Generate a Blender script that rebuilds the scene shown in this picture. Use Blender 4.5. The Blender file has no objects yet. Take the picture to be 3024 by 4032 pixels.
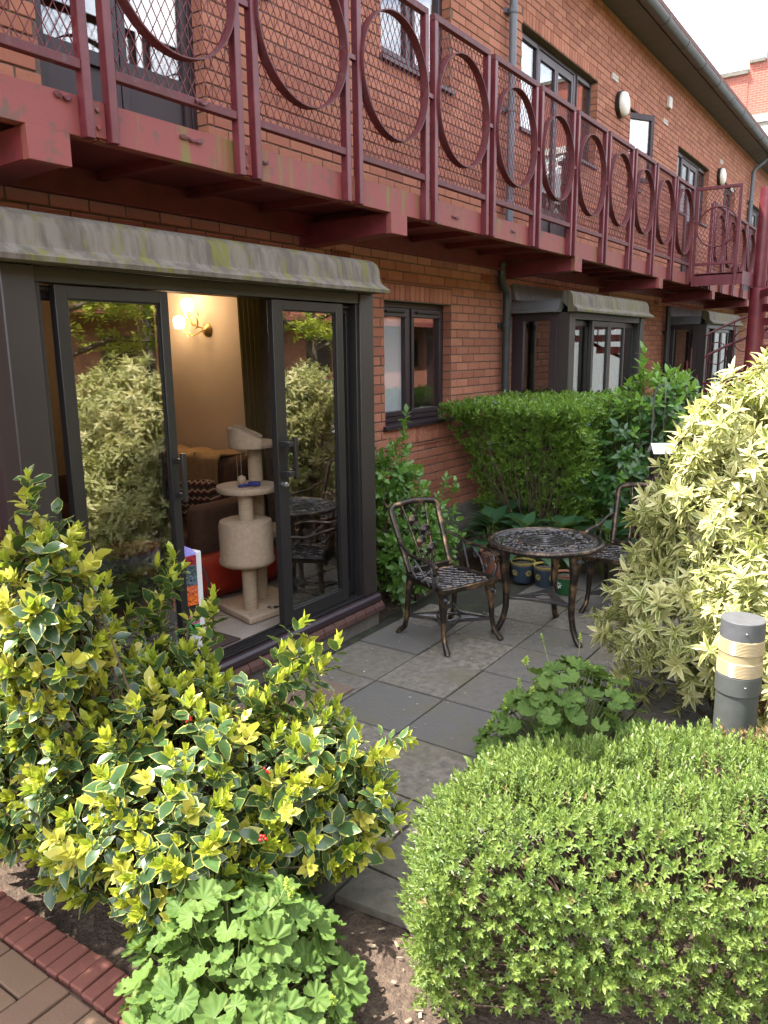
import bpy, math, random
import numpy as np
from mathutils import Vector, Matrix
random.seed(7)
rng = np.random.default_rng(11)
S = bpy.context.scene
COL = S.collection
PI = math.pi
R = math.radians

# ------------------------------------------------------------------ camera
# world: X runs along the brick wall, Y points into it (wall face at 3.6), Z up, patio at 0
YAW, PIT, ROL, FPX = R(55.375), R(11.805), R(-0.676), 3050.7
CAM = np.array([0.0, 0.0, 1.85])
fw = np.array([math.sin(YAW)*math.cos(PIT), math.cos(YAW)*math.cos(PIT), -math.sin(PIT)])
rt0 = np.array([math.cos(YAW), -math.sin(YAW), 0.0])
up0 = np.cross(rt0, fw)
rt = math.cos(ROL)*rt0 + math.sin(ROL)*up0
up = -math.sin(ROL)*rt0 + math.cos(ROL)*up0
cd = bpy.data.cameras.new('camera')
cd.sensor_fit = 'VERTICAL'; cd.sensor_height = 36.0; cd.sensor_width = 27.0
cd.lens = FPX/4032*36.0
cd.clip_start = 0.05; cd.clip_end = 800
cam = bpy.data.objects.new('camera', cd); COL.objects.link(cam)
m = Matrix.Identity(4)
for i in range(3):
    m[i][0] = rt[i]; m[i][1] = up[i]; m[i][2] = -fw[i]; m[i][3] = CAM[i]
cam.matrix_world = m
S.camera = cam

# ------------------------------------------------------------------ sky, sun, exposure
SUN_EL, SUN_AZ = R(60), math.atan2(-0.64, 0.77)      # azimuth from +Y towards +X
W = bpy.data.worlds.new('World'); S.world = W; W.use_nodes = True
nt = W.node_tree; nt.nodes.clear()
sky = nt.nodes.new('ShaderNodeTexSky'); sky.sky_type = 'NISHITA'; sky.sun_disc = False
sky.sun_elevation = SUN_EL; sky.sun_rotation = SUN_AZ; sky.dust_density = 1.2; sky.ozone_density = 1.0
tc = nt.nodes.new('ShaderNodeTexCoord')
mp = nt.nodes.new('ShaderNodeMapping'); mp.inputs['Scale'].default_value = (1.0, 1.0, 2.6)
nz = nt.nodes.new('ShaderNodeTexNoise'); nz.inputs['Scale'].default_value = 2.3; nz.inputs['Detail'].default_value = 7; nz.inputs['Roughness'].default_value = .55
rp = nt.nodes.new('ShaderNodeValToRGB'); rp.color_ramp.elements[0].position = .41; rp.color_ramp.elements[1].position = .68
mx = nt.nodes.new('ShaderNodeMix'); mx.data_type = 'RGBA'
mx.inputs['B'].default_value = (12.8, 12.6, 12.3, 1)
bg = nt.nodes.new('ShaderNodeBackground'); bg.inputs['Strength'].default_value = 0.15
ow = nt.nodes.new('ShaderNodeOutputWorld')
L = nt.links.new
L(tc.outputs['Generated'], mp.inputs['Vector']); L(mp.outputs[0], nz.inputs['Vector']); L(nz.outputs['Fac'], rp.inputs[0])
L(rp.outputs[0], mx.inputs['Factor']); L(sky.outputs[0], mx.inputs['A']); L(mx.outputs['Result'], bg.inputs['Color']); L(bg.outputs[0], ow.inputs['Surface'])
sd = bpy.data.lights.new('sun', 'SUN'); sd.energy = 5.0; sd.angle = R(0.53); sd.color = (1.0, 0.95, 0.87)
sun = bpy.data.objects.new('sun', sd); COL.objects.link(sun)
sdir = Vector((0.64*math.cos(SUN_EL), -0.77*math.cos(SUN_EL), -math.sin(SUN_EL)))
sun.rotation_euler = sdir.to_track_quat('-Z', 'Y').to_euler(); sun.location = (-8, 10, 20)
S.view_settings.view_transform = 'Standard'; S.view_settings.look = 'None'
S.view_settings.exposure = 1.9; S.view_settings.gamma = 1.0; S.view_settings.use_curve_mapping = False
S.render.engine = 'CYCLES'; S.cycles.use_denoising = True
try: S.cycles.denoiser = 'OPENIMAGEDENOISE'
except Exception: pass
S.cycles.max_bounces = 10; S.cycles.transparent_max_bounces = 16; S.cycles.glossy_bounces = 5
S.cycles.sample_clamp_indirect = 6.0; S.cycles.caustics_reflective = False; S.cycles.caustics_refractive = False

# ------------------------------------------------------------------ mesh helpers
class MB:
    def __init__(s): s.v = []; s.f = []; s.t = []
    def add(s, vs, fs, t=0.5):
        o = len(s.v); s.v += [tuple(map(float, p)) for p in vs]; s.f += [tuple(i+o for i in f) for f in fs]; s.t += [t]*len(vs)
        return s
    def box(s, x0, x1, y0, y1, z0, z1, t=0.5):
        return s.add([(x0,y0,z0),(x1,y0,z0),(x1,y1,z0),(x0,y1,z0),(x0,y0,z1),(x1,y0,z1),(x1,y1,z1),(x0,y1,z1)],
                     [(3,2,1,0),(4,5,6,7),(0,1,5,4),(1,2,6,5),(2,3,7,6),(3,0,4,7)], t)
    def bar(s, p, q, w, h, up=(0,0,1), t=0.5):
        p = Vector(p); q = Vector(q); d = (q-p).normalized(); u = Vector(up)
        if abs(d.dot(u)) > .98: u = Vector((0,1,0))
        a = d.cross(u).normalized(); b = a.cross(d).normalized()
        c = [p+a*w/2*i+b*h/2*j for i,j in ((-1,-1),(1,-1),(1,1),(-1,1))] + [q+a*w/2*i+b*h/2*j for i,j in ((-1,-1),(1,-1),(1,1),(-1,1))]
        return s.add(c, [(0,1,2,3),(7,6,5,4),(0,4,5,1),(1,5,6,2),(2,6,7,3),(3,7,4,0)], t)
    def tube(s, pts, r, n=8, closed=False, sx=1.0, up=None, t=0.5):
        pts = [Vector(p) for p in pts]; k = len(pts)
        rs = r if isinstance(r, (list, tuple)) else [r]*k
        o = []; prev = None
        for i, p in enumerate(pts):
            if closed: d = pts[(i+1) % k]-pts[i-1]
            else: d = pts[min(i+1, k-1)]-pts[max(i-1, 0)]
            d.normalize()
            if up is not None: a = d.cross(Vector(up))
            elif prev is None: a = d.cross(Vector((0,0,1)) if abs(d.z) < .9 else Vector((0,1,0)))
            else: a = prev-d*prev.dot(d)
            if a.length < 1e-6: a = d.orthogonal()
            a.normalize(); prev = a; b = d.cross(a)
            o += [p+(a*math.cos(2*PI*j/n)*sx+b*math.sin(2*PI*j/n))*rs[i] for j in range(n)]
        f = []
        for i in range(k if closed else k-1):
            i2 = (i+1) % k
            for j in range(n):
                f.append((i*n+j, i*n+(j+1) % n, i2*n+(j+1) % n, i2*n+j))
        if not closed: f += [tuple(reversed(range(n))), tuple((k-1)*n+j for j in range(n))]
        return s.add(o, f, t)
    def lathe(s, prof, c=(0,0,0), n=24, axis='z', t=0.5, ring=False):
        o = []
        for r, z in prof:
            for j in range(n):
                a = 2*PI*j/n; x, y = r*math.cos(a), r*math.sin(a)
                p = (x, y, z) if axis == 'z' else ((x, z, y) if axis == 'y' else (z, x, y))
                o.append((p[0]+c[0], p[1]+c[1], p[2]+c[2]))
        f = []
        for i in range(len(prof)-1):
            for j in range(n): f.append((i*n+j, i*n+(j+1) % n, (i+1)*n+(j+1) % n, (i+1)*n+j))
        if ring: f += [((len(prof)-1)*n+j, (len(prof)-1)*n+(j+1) % n, (j+1) % n, j) for j in range(n)]
        else: f += [tuple(reversed(range(n))), tuple((len(prof)-1)*n+j for j in range(n))]
        return s.add(o, f, t)
    def extr(s, poly, x0, x1, axis='x', t=0.5):
        # poly: list of (a,b); axis x: (x,a,b); axis y: (a,y,b); axis z: (a,b,z)
        n = len(poly)
        g = {'x': lambda a, b, x: (x, a, b), 'y': lambda a, b, x: (a, x, b), 'z': lambda a, b, x: (a, b, x)}[axis]
        vs = [g(a, b, x0) for a, b in poly]+[g(a, b, x1) for a, b in poly]
        return s.add(vs, [tuple(reversed(range(n))), tuple(range(n, 2*n))]+[(i, (i+1) % n, (i+1) % n+n, i+n) for i in range(n)], t)
    def mesh(s, name):
        me = bpy.data.meshes.new(name); me.from_pydata(s.v, [], s.f)
        a = me.attributes.new('tint', 'FLOAT', 'POINT'); a.data.foreach_set('value', np.array(s.t, np.float32))
        return me

def fixn(me):
    import bmesh
    bm = bmesh.new(); bm.from_mesh(me); bmesh.ops.recalc_face_normals(bm, faces=bm.faces); bm.to_mesh(me); bm.free()

def smooth_by_angle(me, ang=40):
    me.polygons.foreach_set('use_smooth', np.ones(len(me.polygons), bool))
    try: me.set_sharp_from_angle(angle=R(ang))
    except Exception: pass

def link(name, me, mat, parent=None, local=False):
    if mat is not None and len(me.materials) == 0: me.materials.append(mat)
    o = bpy.data.objects.new(name, me); COL.objects.link(o)
    if parent is not None:
        o.parent = parent
        if not local: o.matrix_parent_inverse = Matrix.Translation(-Vector(wloc(parent)))
    return o
WL = {}
def wloc(o): return WL.get(o.name, (0, 0, 0))

def B(mb, name, mat, parent=None, local=False, bevel=0, smooth=0, seg=2):
    me = mb.mesh(name); fixn(me)
    if smooth: smooth_by_angle(me, smooth)
    o = link(name, me, mat, parent, local)
    if bevel:
        b = o.modifiers.new('bevel', 'BEVEL'); b.width = bevel; b.segments = seg; b.limit_method = 'ANGLE'; b.angle_limit = R(40)
        if not smooth: smooth_by_angle(me, 35)
    return o

def tag(o, label=None, cat=None, group=None, kind=None):
    for k, v in (('label', label), ('category', cat), ('group', group), ('kind', kind)):
        if v: o[k] = v
    return o
def T(name, label, cat, loc=(0,0,0), rz=0, group=None):
    o = bpy.data.objects.new(name, None); COL.objects.link(o); o.location = loc; o.rotation_euler = (0, 0, rz)
    o.empty_display_size = .1
    WL[o.name] = tuple(loc)
    return tag(o, label, cat, group)
def struct(o): o['kind'] = 'structure'; return o
def copy_tree(o, parent=None):
    c = o.copy(); COL.objects.link(c); c.parent = parent
    for ch in o.children: copy_tree(ch, c)
    return c

# ------------------------------------------------------------------ materials
def nodes(name):
    mt = bpy.data.materials.new(name); mt.use_nodes = True; t = mt.node_tree
    return mt, t, t.nodes['Principled BSDF'], t.nodes['Material Output']
def nd(t, typ, **kw):
    n = t.nodes.new(typ)
    for k, v in kw.items(): setattr(n, k, v)
    return n
def noise(t, scale, detail=4, rough=.55, vec=None, stretch=None):
    g = vec
    if g is None:
        gg = nd(t, 'ShaderNodeNewGeometry'); g = gg.outputs['Position']
    if stretch:
        mpp = nd(t, 'ShaderNodeMapping'); mpp.inputs['Scale'].default_value = stretch; t.links.new(g, mpp.inputs['Vector']); g = mpp.outputs[0]
    n = nd(t, 'ShaderNodeTexNoise'); n.inputs['Scale'].default_value = scale; n.inputs['Detail'].default_value = detail; n.inputs['Roughness'].default_value = rough
    t.links.new(g, n.inputs['Vector']); return n.outputs['Fac']
def ramp(t, fac, a, b, ca=(0,0,0,1), cb=(1,1,1,1), interp='LINEAR'):
    r = nd(t, 'ShaderNodeValToRGB'); e = r.color_ramp.elements; e[0].position = a; e[1].position = b; e[0].color = ca; e[1].color = cb
    r.color_ramp.interpolation = interp
    t.links.new(fac, r.inputs[0]); return r.outputs[0]
def mixc(t, fac, a, b, mode='MIX'):
    m_ = nd(t, 'ShaderNodeMix', data_type='RGBA', blend_type=mode)
    for sk, v in (('Factor', fac), ('A', a), ('B', b)):
        if hasattr(v, 'links'): t.links.new(v, m_.inputs[sk])
        else: m_.inputs[sk].default_value = v if sk == 'Factor' else (*v[:3], 1)
    return m_.outputs['Result']
def attr(t, name):
    a = nd(t, 'ShaderNodeAttribute', attribute_name=name); return a.outputs['Fac']
def bump(t, p, h, strength=.3, dist=.01):
    b = nd(t, 'ShaderNodeBump'); b.inputs['Strength'].default_value = strength; b.inputs['Distance'].default_value = dist
    t.links.new(h, b.inputs['Height']); t.links.new(b.outputs[0], p.inputs['Normal'])
def M(name, c, rough=.6, metal=0., c2=None, sc=12, amt=(.35, .7), spec=.5, bmp=0, bsc=80, bd=.004, tint=None, stain=None, coat=0, stretch=None):
    mt, t, p, _ = nodes(name)
    p.inputs['Roughness'].default_value = rough; p.inputs['Metallic'].default_value = metal; p.inputs['Specular IOR Level'].default_value = spec
    p.inputs['Coat Weight'].default_value = coat
    col = None
    if c2 is not None: col = mixc(t, ramp(t, noise(t, sc, 5, .6, stretch=stretch), *amt), c, c2)
    if tint is not None: col = mixc(t, attr(t, 'tint'), col if col is not None else c, tint, 'MIX')
    if stain is not None:
        sc_, st_, lo, hi, cs = stain
        col = mixc(t, ramp(t, noise(t, sc_, 6, .65, stretch=st_), lo, hi), col if col is not None else c, cs)
    if col is None: p.inputs['Base Color'].default_value = (*c, 1)
    else: t.links.new(col, p.inputs['Base Color'])
    if bmp: bump(t, p, noise(t, bsc, 4, .6), bmp, bd)
    return mt
def leafmat(name, c, c2, edge=None, e0=.45, e1=.75, trans=.3, rough=.38, spec=.5, c3=None):
    mt, t, p, out = nodes(name)
    col = mixc(t, attr(t, 'tint'), c, c2)
    if c3 is not None: col = mixc(t, ramp(t, noise(t, 30, 2), .55, .7), col, c3)
    if edge is not None:
        ad = nd(t, 'ShaderNodeMath', operation='ADD')
        mu = nd(t, 'ShaderNodeMath', operation='MULTIPLY_ADD'); mu.inputs[1].default_value = .7; mu.inputs[2].default_value = -.35
        t.links.new(noise(t, 45, 3), mu.inputs[0]); t.links.new(attr(t, 'edge'), ad.inputs[0]); t.links.new(mu.outputs[0], ad.inputs[1])
        col = mixc(t, ramp(t, ad.outputs[0], e0, e1), col, edge)
    p.inputs['Roughness'].default_value = rough; p.inputs['Specular IOR Level'].default_value = spec
    t.links.new(col, p.inputs['Base Color'])
    tr = nd(t, 'ShaderNodeBsdfTranslucent'); t.links.new(mixc(t, .5, col, (.35, .5, .05), 'MIX'), tr.inputs['Color'])
    ms = nd(t, 'ShaderNodeMixShader'); ms.inputs[0].default_value = trans
    t.links.new(p.outputs[0], ms.inputs[1]); t.links.new(tr.outputs[0], ms.inputs[2]); t.links.new(ms.outputs[0], out.inputs['Surface'])
    return mt
def glass(name, tintc=(.75, .78, .76), ior=1.75, base=.04):
    mt, t, p, out = nodes(name); t.nodes.remove(p)
    tr = nd(t, 'ShaderNodeBsdfTransparent'); tr.inputs[0].default_value = (*tintc, 1)
    gl = nd(t, 'ShaderNodeBsdfGlossy'); gl.inputs['Roughness'].default_value = .004
    lw = nd(t, 'ShaderNodeLayerWeight'); lw.inputs['Blend'].default_value = .5       # Schlick: F0 + (1-F0) * (1-cos)^5
    fr = nd(t, 'ShaderNodeMath', operation='POWER'); fr.inputs[1].default_value = 5.0; t.links.new(lw.outputs['Facing'], fr.inputs[0])
    ad = nd(t, 'ShaderNodeMath', operation='MULTIPLY_ADD', use_clamp=True); ad.inputs[1].default_value = 1-base; ad.inputs[2].default_value = base
    ms = nd(t, 'ShaderNodeMixShader')
    t.links.new(fr.outputs[0], ad.inputs[0]); t.links.new(ad.outputs[0], ms.inputs[0]); t.links.new(tr.outputs[0], ms.inputs[1]); t.links.new(gl.outputs[0], ms.inputs[2])
    t.links.new(ms.outputs[0], out.inputs['Surface']); return mt
def emis(name, c, s):
    mt, t, p, out = nodes(name); p.inputs['Emission Color'].default_value = (*c, 1); p.inputs['Emission Strength'].default_value = s
    p.inputs['Base Color'].default_value = (*c, 1); return mt

m_brick = M('brick', (.44, .185, .112), .88, c2=(.37, .145, .086), sc=25, tint=(.29, .105, .064), stain=(.9, (1, 1, .5), .50, .78, (.31, .122, .076)), bmp=.5, bsc=160, bd=.003)
m_mortar = M('mortar', (.115, .085, .065), .95, c2=(.17, .13, .10), sc=30, bmp=.4, bsc=120)
m_fbrick = None
m_red = M('red_paint', (.105, .0135, .022), .42, c2=(.145, .027, .036), sc=9, amt=(.45, .7), stain=(9, (1, 1, .35), .58, .74, (.065, .011, .015)), bmp=.12, bsc=60)
m_fascia = M('red_paint_fascia', (.235, .055, .052), .6, c2=(.13, .065, .052), sc=16, amt=(.56, .68), stain=(6, (2.2, 2.2, .22), .54, .66, (.16, .135, .03)), bmp=.15, bsc=50)
m_rail = M('worn_red_rail', (.115, .021, .027), .6, c2=(.075, .018, .022), sc=14, stain=(22, None, .58, .68, (.10, .065, .06)), bmp=.3, bsc=60)
m_redark = M('red_underside', (.21, .030, .042), .5, c2=(.13, .020, .03), sc=6)
m_alu = M('bronze_aluminium', (.024, .0225, .024), .36, .3, c2=(.031, .028, .028), sc=3)
m_post = M('brown_post', (.032, .025, .0225), .45, c2=(.023, .0175, .0175), sc=3, stretch=(1, 1, .3))
m_wood = M('plum_timber', (.036, .021, .026), .45, c2=(.025, .015, .019), sc=6, stretch=(1, 1, .2), bmp=.15, bsc=90)
m_black = M('black_gasket', (.012, .011, .011), .5)
m_canopy = M('weathered_canopy', (.160, .138, .115), .88, c2=(.092, .078, .062), sc=5, amt=(.40, .60), stretch=(3.4, 3.4, .30), stain=(4.5, (3.0, 3.0, .32), .53, .63, (.135, .132, .026)), bmp=.3, bsc=60)
m_lead = M('lead_sheet', (.115, .115, .12), .55, .2, c2=(.16, .165, .17), sc=5, stretch=(3, 1, .6), bmp=.3, bsc=9, bd=.02)
m_slab = M('paving_slab', (.200, .174, .138), .92, c2=(.072, .064, .052), sc=22, amt=(.36, .72), tint=(.108, .100, .090), stain=(3.2, None, .50, .70, (.115, .102, .066)), bmp=1.0, bsc=34, bd=.010)
m_joint = M('dark_joint', (.020, .019, .013), 1.0, c2=(.030, .038, .014), sc=9, amt=(.5, .65))
m_soil = M('bark_soil', (.070, .046, .032), 1.0, c2=(.125, .086, .060), sc=26, amt=(.42, .66), stain=(60, None, .62, .70, (.20, .15, .11)), bmp=1.0, bsc=40, bd=.03)
m_paver = M('clay_paver', (.145, .076, .050), .88, c2=(.10, .055, .040), sc=12, tint=(.155, .094, .056), stain=(70, None, .66, .72, (.07, .04, .035)), bmp=.4, bsc=120)
m_edgebrick = M('red_edging_brick', (.195, .066, .044), .85, c2=(.14, .050, .036), sc=20, tint=(.15, .05, .036), stain=(45, None, .66, .73, (.10, .045, .035)), bmp=.4, bsc=110)
m_gut = M('grey_gutter', (.075, .08, .085), .45, c2=(.05, .055, .058), sc=4)
m_pipe = M('black_downpipe', (.030, .034, .040), .4, c2=(.05, .055, .06), sc=5)
m_pipeg = M('grey_downpipe', (.13, .15, .18), .45, c2=(.10, .11, .13), sc=5)
m_soffit = M('grey_soffit', (.105, .095, .10), .6, c2=(.08, .072, .075), sc=4)
m_tile = M('roof_tile', (.16, .07, .05), .85, c2=(.10, .05, .04), sc=5)
m_plaster = M('cream_plaster', (.55, .44, .32), .9, c2=(.50, .395, .285), sc=3, bmp=.1, bsc=60)
m_inner = M('dim_plaster', (.30, .27, .24), .95)
m_carpet = M('beige_carpet', (.33, .28, .235), 1.0, c2=(.25, .21, .18), sc=90, bmp=.6, bsc=300)
m_conc = M('concrete_plinth', (.17, .15, .125), .95, c2=(.10, .09, .075), sc=8, bmp=.4, bsc=60)
m_white = M('white_paint', (.75, .75, .74), .5)
m_vent = M('white_vent', (.62, .60, .56), .6)
m_terra = M('terracotta_vent', (.28, .085, .055), .8)
m_bronze = M('cast_bronze', (.050, .040, .034), .34, .75, c2=(.36, .225, .12), sc=11, amt=(.50, .74), bmp=.2, bsc=120, bd=.002)
m_bronzed = M('cast_bronze_dark', (.085, .082, .085), .36, .7, c2=(.22, .16, .115), sc=18, amt=(.50, .75), bmp=.25, bsc=140, bd=.002)
m_bol = M('grey_bollard_paint', (.072, .076, .070), .5, c2=(.060, .064, .060), sc=30)
m_boltop = M('bollard_cap', (.095, .095, .10), .5, c2=(.075, .075, .08), sc=30)
m_steel = M('steel', (.5, .5, .5), .3, .9)
m_glass = glass('door_glass', (.80, .79, .75), 1.9, .24)
m_gwin = glass('window_glass', (.95, .96, .97), 1.7, .16)
m_cat = M('beige_plush', (.52, .40, .285), 1.0, c2=(.43, .325, .225), sc=40, bmp=.7, bsc=260, bd=.01)
m_rope = M('sisal_rope', (.45, .35, .24), .9, c2=(.36, .27, .18), sc=60, stretch=(.3, .3, 3), bmp=.6, bsc=200)
m_sofa = M('brown_sofa', (.115, .062, .038), .95, c2=(.085, .045, .028), sc=30, bmp=.4, bsc=200)
m_throw = M('tan_throw', (.33, .21, .095), .95, c2=(.26, .16, .07), sc=20, bmp=.5, bsc=150)
m_blind = leafmat('tan_blind', (.50, .39, .26), (.44, .34, .22), None, trans=.45, rough=.9, spec=.1)
m_tunnel = M('red_nylon', (.42, .035, .015), .55, c2=(.34, .025, .012), sc=12)
m_navy = M('blue_plastic', (.01, .015, .16), .4)
m_mat = M('coir_mat', (.185, .125, .092), 1.0, c2=(.14, .092, .068), sc=90, bmp=.8, bsc=320)
m_bark = M('grey_bark', (.13, .10, .075), .95, c2=(.075, .055, .042), sc=14, stretch=(1, 1, .25), bmp=.8, bsc=40, bd=.02)
m_twig = M('brown_twig', (.11, .07, .045), .9, c2=(.07, .045, .03), sc=20)
m_stem = M('green_stem', (.16, .20, .06), .7)
m_terrapot = M('terracotta_pot', (.23, .085, .05), .85, c2=(.17, .06, .04), sc=8)
m_bluepot = M('blue_glazed_pot', (.034, .052, .075), .5, c2=(.026, .04, .06), sc=20)
m_greenpot = M('green_glazed_pot', (.025, .12, .04), .5)
m_yel = M('yellow_glaze', (.32, .26, .07), .5)
m_orange = M('orange_glaze', (.26, .10, .055), .5)
# ================================================================== the setting
g = MB(); g.add([(-150,-150,-.09),(250,-150,-.09),(250,150,-.09),(-150,150,-.09)], [(0,1,2,3)])
m_lawn = M('lawn', (.05, .085, .025), 1.0, c2=(.075, .105, .03), sc=6, bmp=.6, bsc=50, bd=.03)
struct(B(g, 'ground', m_lawn))
# planting beds: one uneven soil sheet (lower than the paving)
def soil_sheet(name, x0, x1, y0, y1, n=60, base=-.028):
    xs = np.linspace(x0, x1, n); ys = np.linspace(y0, y1, n); mb = MB()
    v = []
    for x in xs:
        for y in ys: v.append((x, y, base+.012*math.sin(9*x+3*y)*math.cos(7*y-2*x)+random.uniform(-.008, .008)))
    f = [(i*n+j, (i+1)*n+j, (i+1)*n+j+1, i*n+j+1) for i in range(n-1) for j in range(n-1)]
    mb.add(v, f); o = B(mb, name, m_soil, smooth=60); return struct(o)
soil_sheet('soil_bed', 1.20, 8.2, -1.6, 3.57, 110, -.045)
# patio slabs, 450 mm, joints on the lines X = 2.93+.4505k, Y = 1.956+.4505k
pb = MB(); pb.box(2.035, 5.86, .62, 1.506, -.08, -.022); pb.box(1.6, 5.86, 1.5065, 3.0, -.08, -.022); patio = struct(B(pb, 'patio', m_joint))
PX, PY, PP = 2.929, 1.9555, .4505
slabv = []
for q in range(5):
    mb = MB(); h = .2198
    mb.box(-h, h, -h, h, -.03, 0, t=q/4.0); me = mb.mesh('slab'); fixn(me); me.materials.append(m_slab); slabv.append(me)
keep = []
for i in range(-3, 7):
    for j in range(-3, 3):
        cx_, cy_ = PX+(i+.5)*PP, PY+(j+.5)*PP
        if cx_ < 1.75 or (cx_ < 1.9 and cy_ < 1.4) or (cy_ < 1.1 and (cx_ < 2.3 or cx_ > 5.4)): continue
        if cy_ > 2.9 or (cy_ > 2.6 and cx_ > 4.6): continue
        if cx_ > 5.7 and cy_ > 2.3: continue
        o = link('paving_slab', random.choice(slabv), None, patio)
        o.location = (cx_, cy_, random.uniform(-.003, .002)); o.rotation_euler = (random.uniform(-.004,.004), random.uniform(-.004,.004), random.choice((0, PI/2, PI, 3*PI/2)))
        b = o.modifiers.new('bevel', 'BEVEL'); b.width = .004; b.segments = 2
o = link('paving_slab', None or (lambda mb: (mb, fixn(mb), mb.materials.append(m_slab))[0])(MB().add([(1.885, 1.08, -.03), (2.022, 1.07, -.03), (2.022, 1.497, -.03), (1.84, 1.497, -.03), (1.885, 1.08, -.001), (2.022, 1.07, -.001), (2.022, 1.497, -.001), (1.84, 1.497, -.001)], [(3,2,1,0),(4,5,6,7),(0,1,5,4),(1,2,6,5),(2,3,7,6),(3,0,4,7)], t=.4).mesh('slab')), None, patio)
# cracks: hairline dark grooves in one slab
CRK = (((3.83, 2.165), (3.745, 2.15), (3.678, 2.123), (3.669, 2.089)), ((3.654, 2.209), (3.665, 2.169), (3.678, 2.123)), ((3.398, 2.185), (3.463, 2.174), (3.551, 2.155)))
ck = MB()
for pts in (CRK[0], CRK[1], CRK[2]):
    ck.tube([(x, y, .0006) for x, y in pts], .0009, 5)
B(ck, 'crack', m_joint, patio)
# brick path with a soldier edging
path = MB(); path.box(-3.0, 1.215, -4, 3.2, -.10, -.022); path = struct(B(path, 'brick_path', M('path_sand', (.13, .085, .06), 1, c2=(.07, .055, .04), sc=30, bmp=.6)))
pv = []
for q in range(6):
    mb = MB(); mb.box(-.0485, .0485, -.1005, .1005, -.05, 0, t=random.random()); me = mb.mesh('paver'); fixn(me); me.materials.append(m_paver); pv.append(me)
ev = []
for q in range(6):
    mb = MB(); mb.box(-.062, .062, -.0262, .0262, -.08, 0, t=random.random()); me = mb.mesh('edging_brick'); fixn(me); me.materials.append(m_edgebrick); ev.append(me)
for k in range(40):
    y = 1.02+k*.0582
    x = 1.147-.012*(y-2.0)
    o = link('edging_brick', random.choice(ev), None, path); o.location = (x+random.uniform(-.004,.004), y, .004+random.uniform(-.003,.004)); o.rotation_euler = (random.uniform(-.03,.03), random.uniform(-.03,.03), R(3)+random.uniform(-.02,.02))
    b = o.modifiers.new('bevel', 'BEVEL'); b.width = .005; b.segments = 2
for i in range(6):            # basket weave: pairs of pavers turned by 90 degrees
    for j in range(9):
        X0, Y0 = 1.078-.209*(i+1), .95+.209*j
        for s_ in (0, 1):
            o = link('paver', random.choice(pv), None, path)
            if (i+j) % 2: o.location = (X0+.0523+.1045*s_, Y0+.1045, random.uniform(-.003, .003)); o.rotation_euler = (0, 0, random.uniform(-.01, .01))
            else: o.location = (X0+.1045, Y0+.0523+.1045*s_, random.uniform(-.003, .003)); o.rotation_euler = (0, 0, PI/2+random.uniform(-.01, .01))
            b = o.modifiers.new('bevel', 'BEVEL'); b.width = .005; b.segments = 2

# ------------------------------------------------------------------ the brick building
WY = 3.6; XE, XR = .58, 27.0; ZS = 5.86
bld = T('brick_building', 'two storey red brick terrace with dark eaves and plum framed windows', 'building', (XE, WY, 0))
BAYS = [1.72, 7.60, 13.48]; BW = 2.48
COMB = [1.84, 7.70, 13.56, 19.42]
opens = []
for x in BAYS: opens.append((x+.06, x+BW-.06, -.2, 2.30))
for x in (5.25, 11.13, 17.0): opens.append((x, x+1.08, 1.20, 2.24))
for x in COMB:
    opens.append((x, x+.56, 4.0, 4.97)); opens.append((x+.56, x+1.62, 2.86, 4.97)); opens.append((x+1.62, x+2.14, 4.0, 4.97))
for x in (5.25, 17.0): opens.append((x, x+1.04, 3.99, 4.97))
opens.append((11.1, 11.64, 3.99, 4.97))
def cut(a0, a1, z0, z1):
    iv = [(a0, a1)]
    for ox0, ox1, oz0, oz1 in opens:
        if oz0 < z1-.004 and oz1 > z0+.004:
            nw = []
            for a, b in iv:
                if ox1 <= a or ox0 >= b: nw.append((a, b)); continue
                if a < ox0: nw.append((a, ox0))
                if b > ox1: nw.append((ox1, b))
            iv = nw
    return iv
# mortar body, cut round the openings
zs = sorted({0.0, ZS+.3}|{max(0, o[2]) for o in opens}|{o[3] for o in opens})
mb = MB()
for z0, z1 in zip(zs[:-1], zs[1:]):
    for a, b in cut(XE, XR, z0+.0001, z1-.0001): mb.box(a, b, WY+.007, WY+.30, z0, z1)
wall = B(mb, 'wall', m_mortar, bld)
# bricks
bricks = []   # (x0,x1,z0,z1, y)
for c in range(int(ZS/.075)+1):
    z0 = .005+c*.075; z1 = z0+.065
    if z1 > ZS: continue
    soldier = False
    x = XE-(.1125 if c % 2 else 0)
    while x < XR:
        a, b = max(x+.005, XE), min(x+.22, XR)
        for p, q in cut(a, b, z0+.01, z1-.01):
            # soldier heads and creasing above openings replace the stretchers there
            sub = [(p, q)]
            for ox0, ox1, oz0, oz1 in opens:
                if oz1 > 1 and oz1 < 5.2 and not (2.25 < oz1 < 2.35):
                    nw = []
                    for aa, bb in sub:
                        if z1 > oz1 and z0 < oz1+.135 and aa < ox1 and bb > ox0:
                            if aa < ox0-.02: nw.append((aa, ox0-.005))
                            if bb > ox1+.02: nw.append((ox1+.005, bb))
                        else: nw.append((aa, bb))
                    sub = nw
            for aa, bb in sub:
                if bb-aa > .03: bricks.append((aa, bb, z0, z1))
        x += .225
def heads(x0, x1, z, h=.128, w=.0655):
    n = int(round((x1-x0)/.0755)); st = (x1-x0)/n
    for i in range(n): bricks.append((x0+i*st+.004, x0+(i+1)*st-.004, z+.004, z+h))
for x in (5.25, 11.13, 17.0):
    heads(x, x+1.08, 2.243); heads(x, x+1.08, 1.06, .135)
for x in COMB: heads(x, x+2.14, 4.973)
for x in (5.25, 17.0): heads(x, x+1.04, 4.973); 
heads(11.1, 11.64, 4.973)
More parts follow.
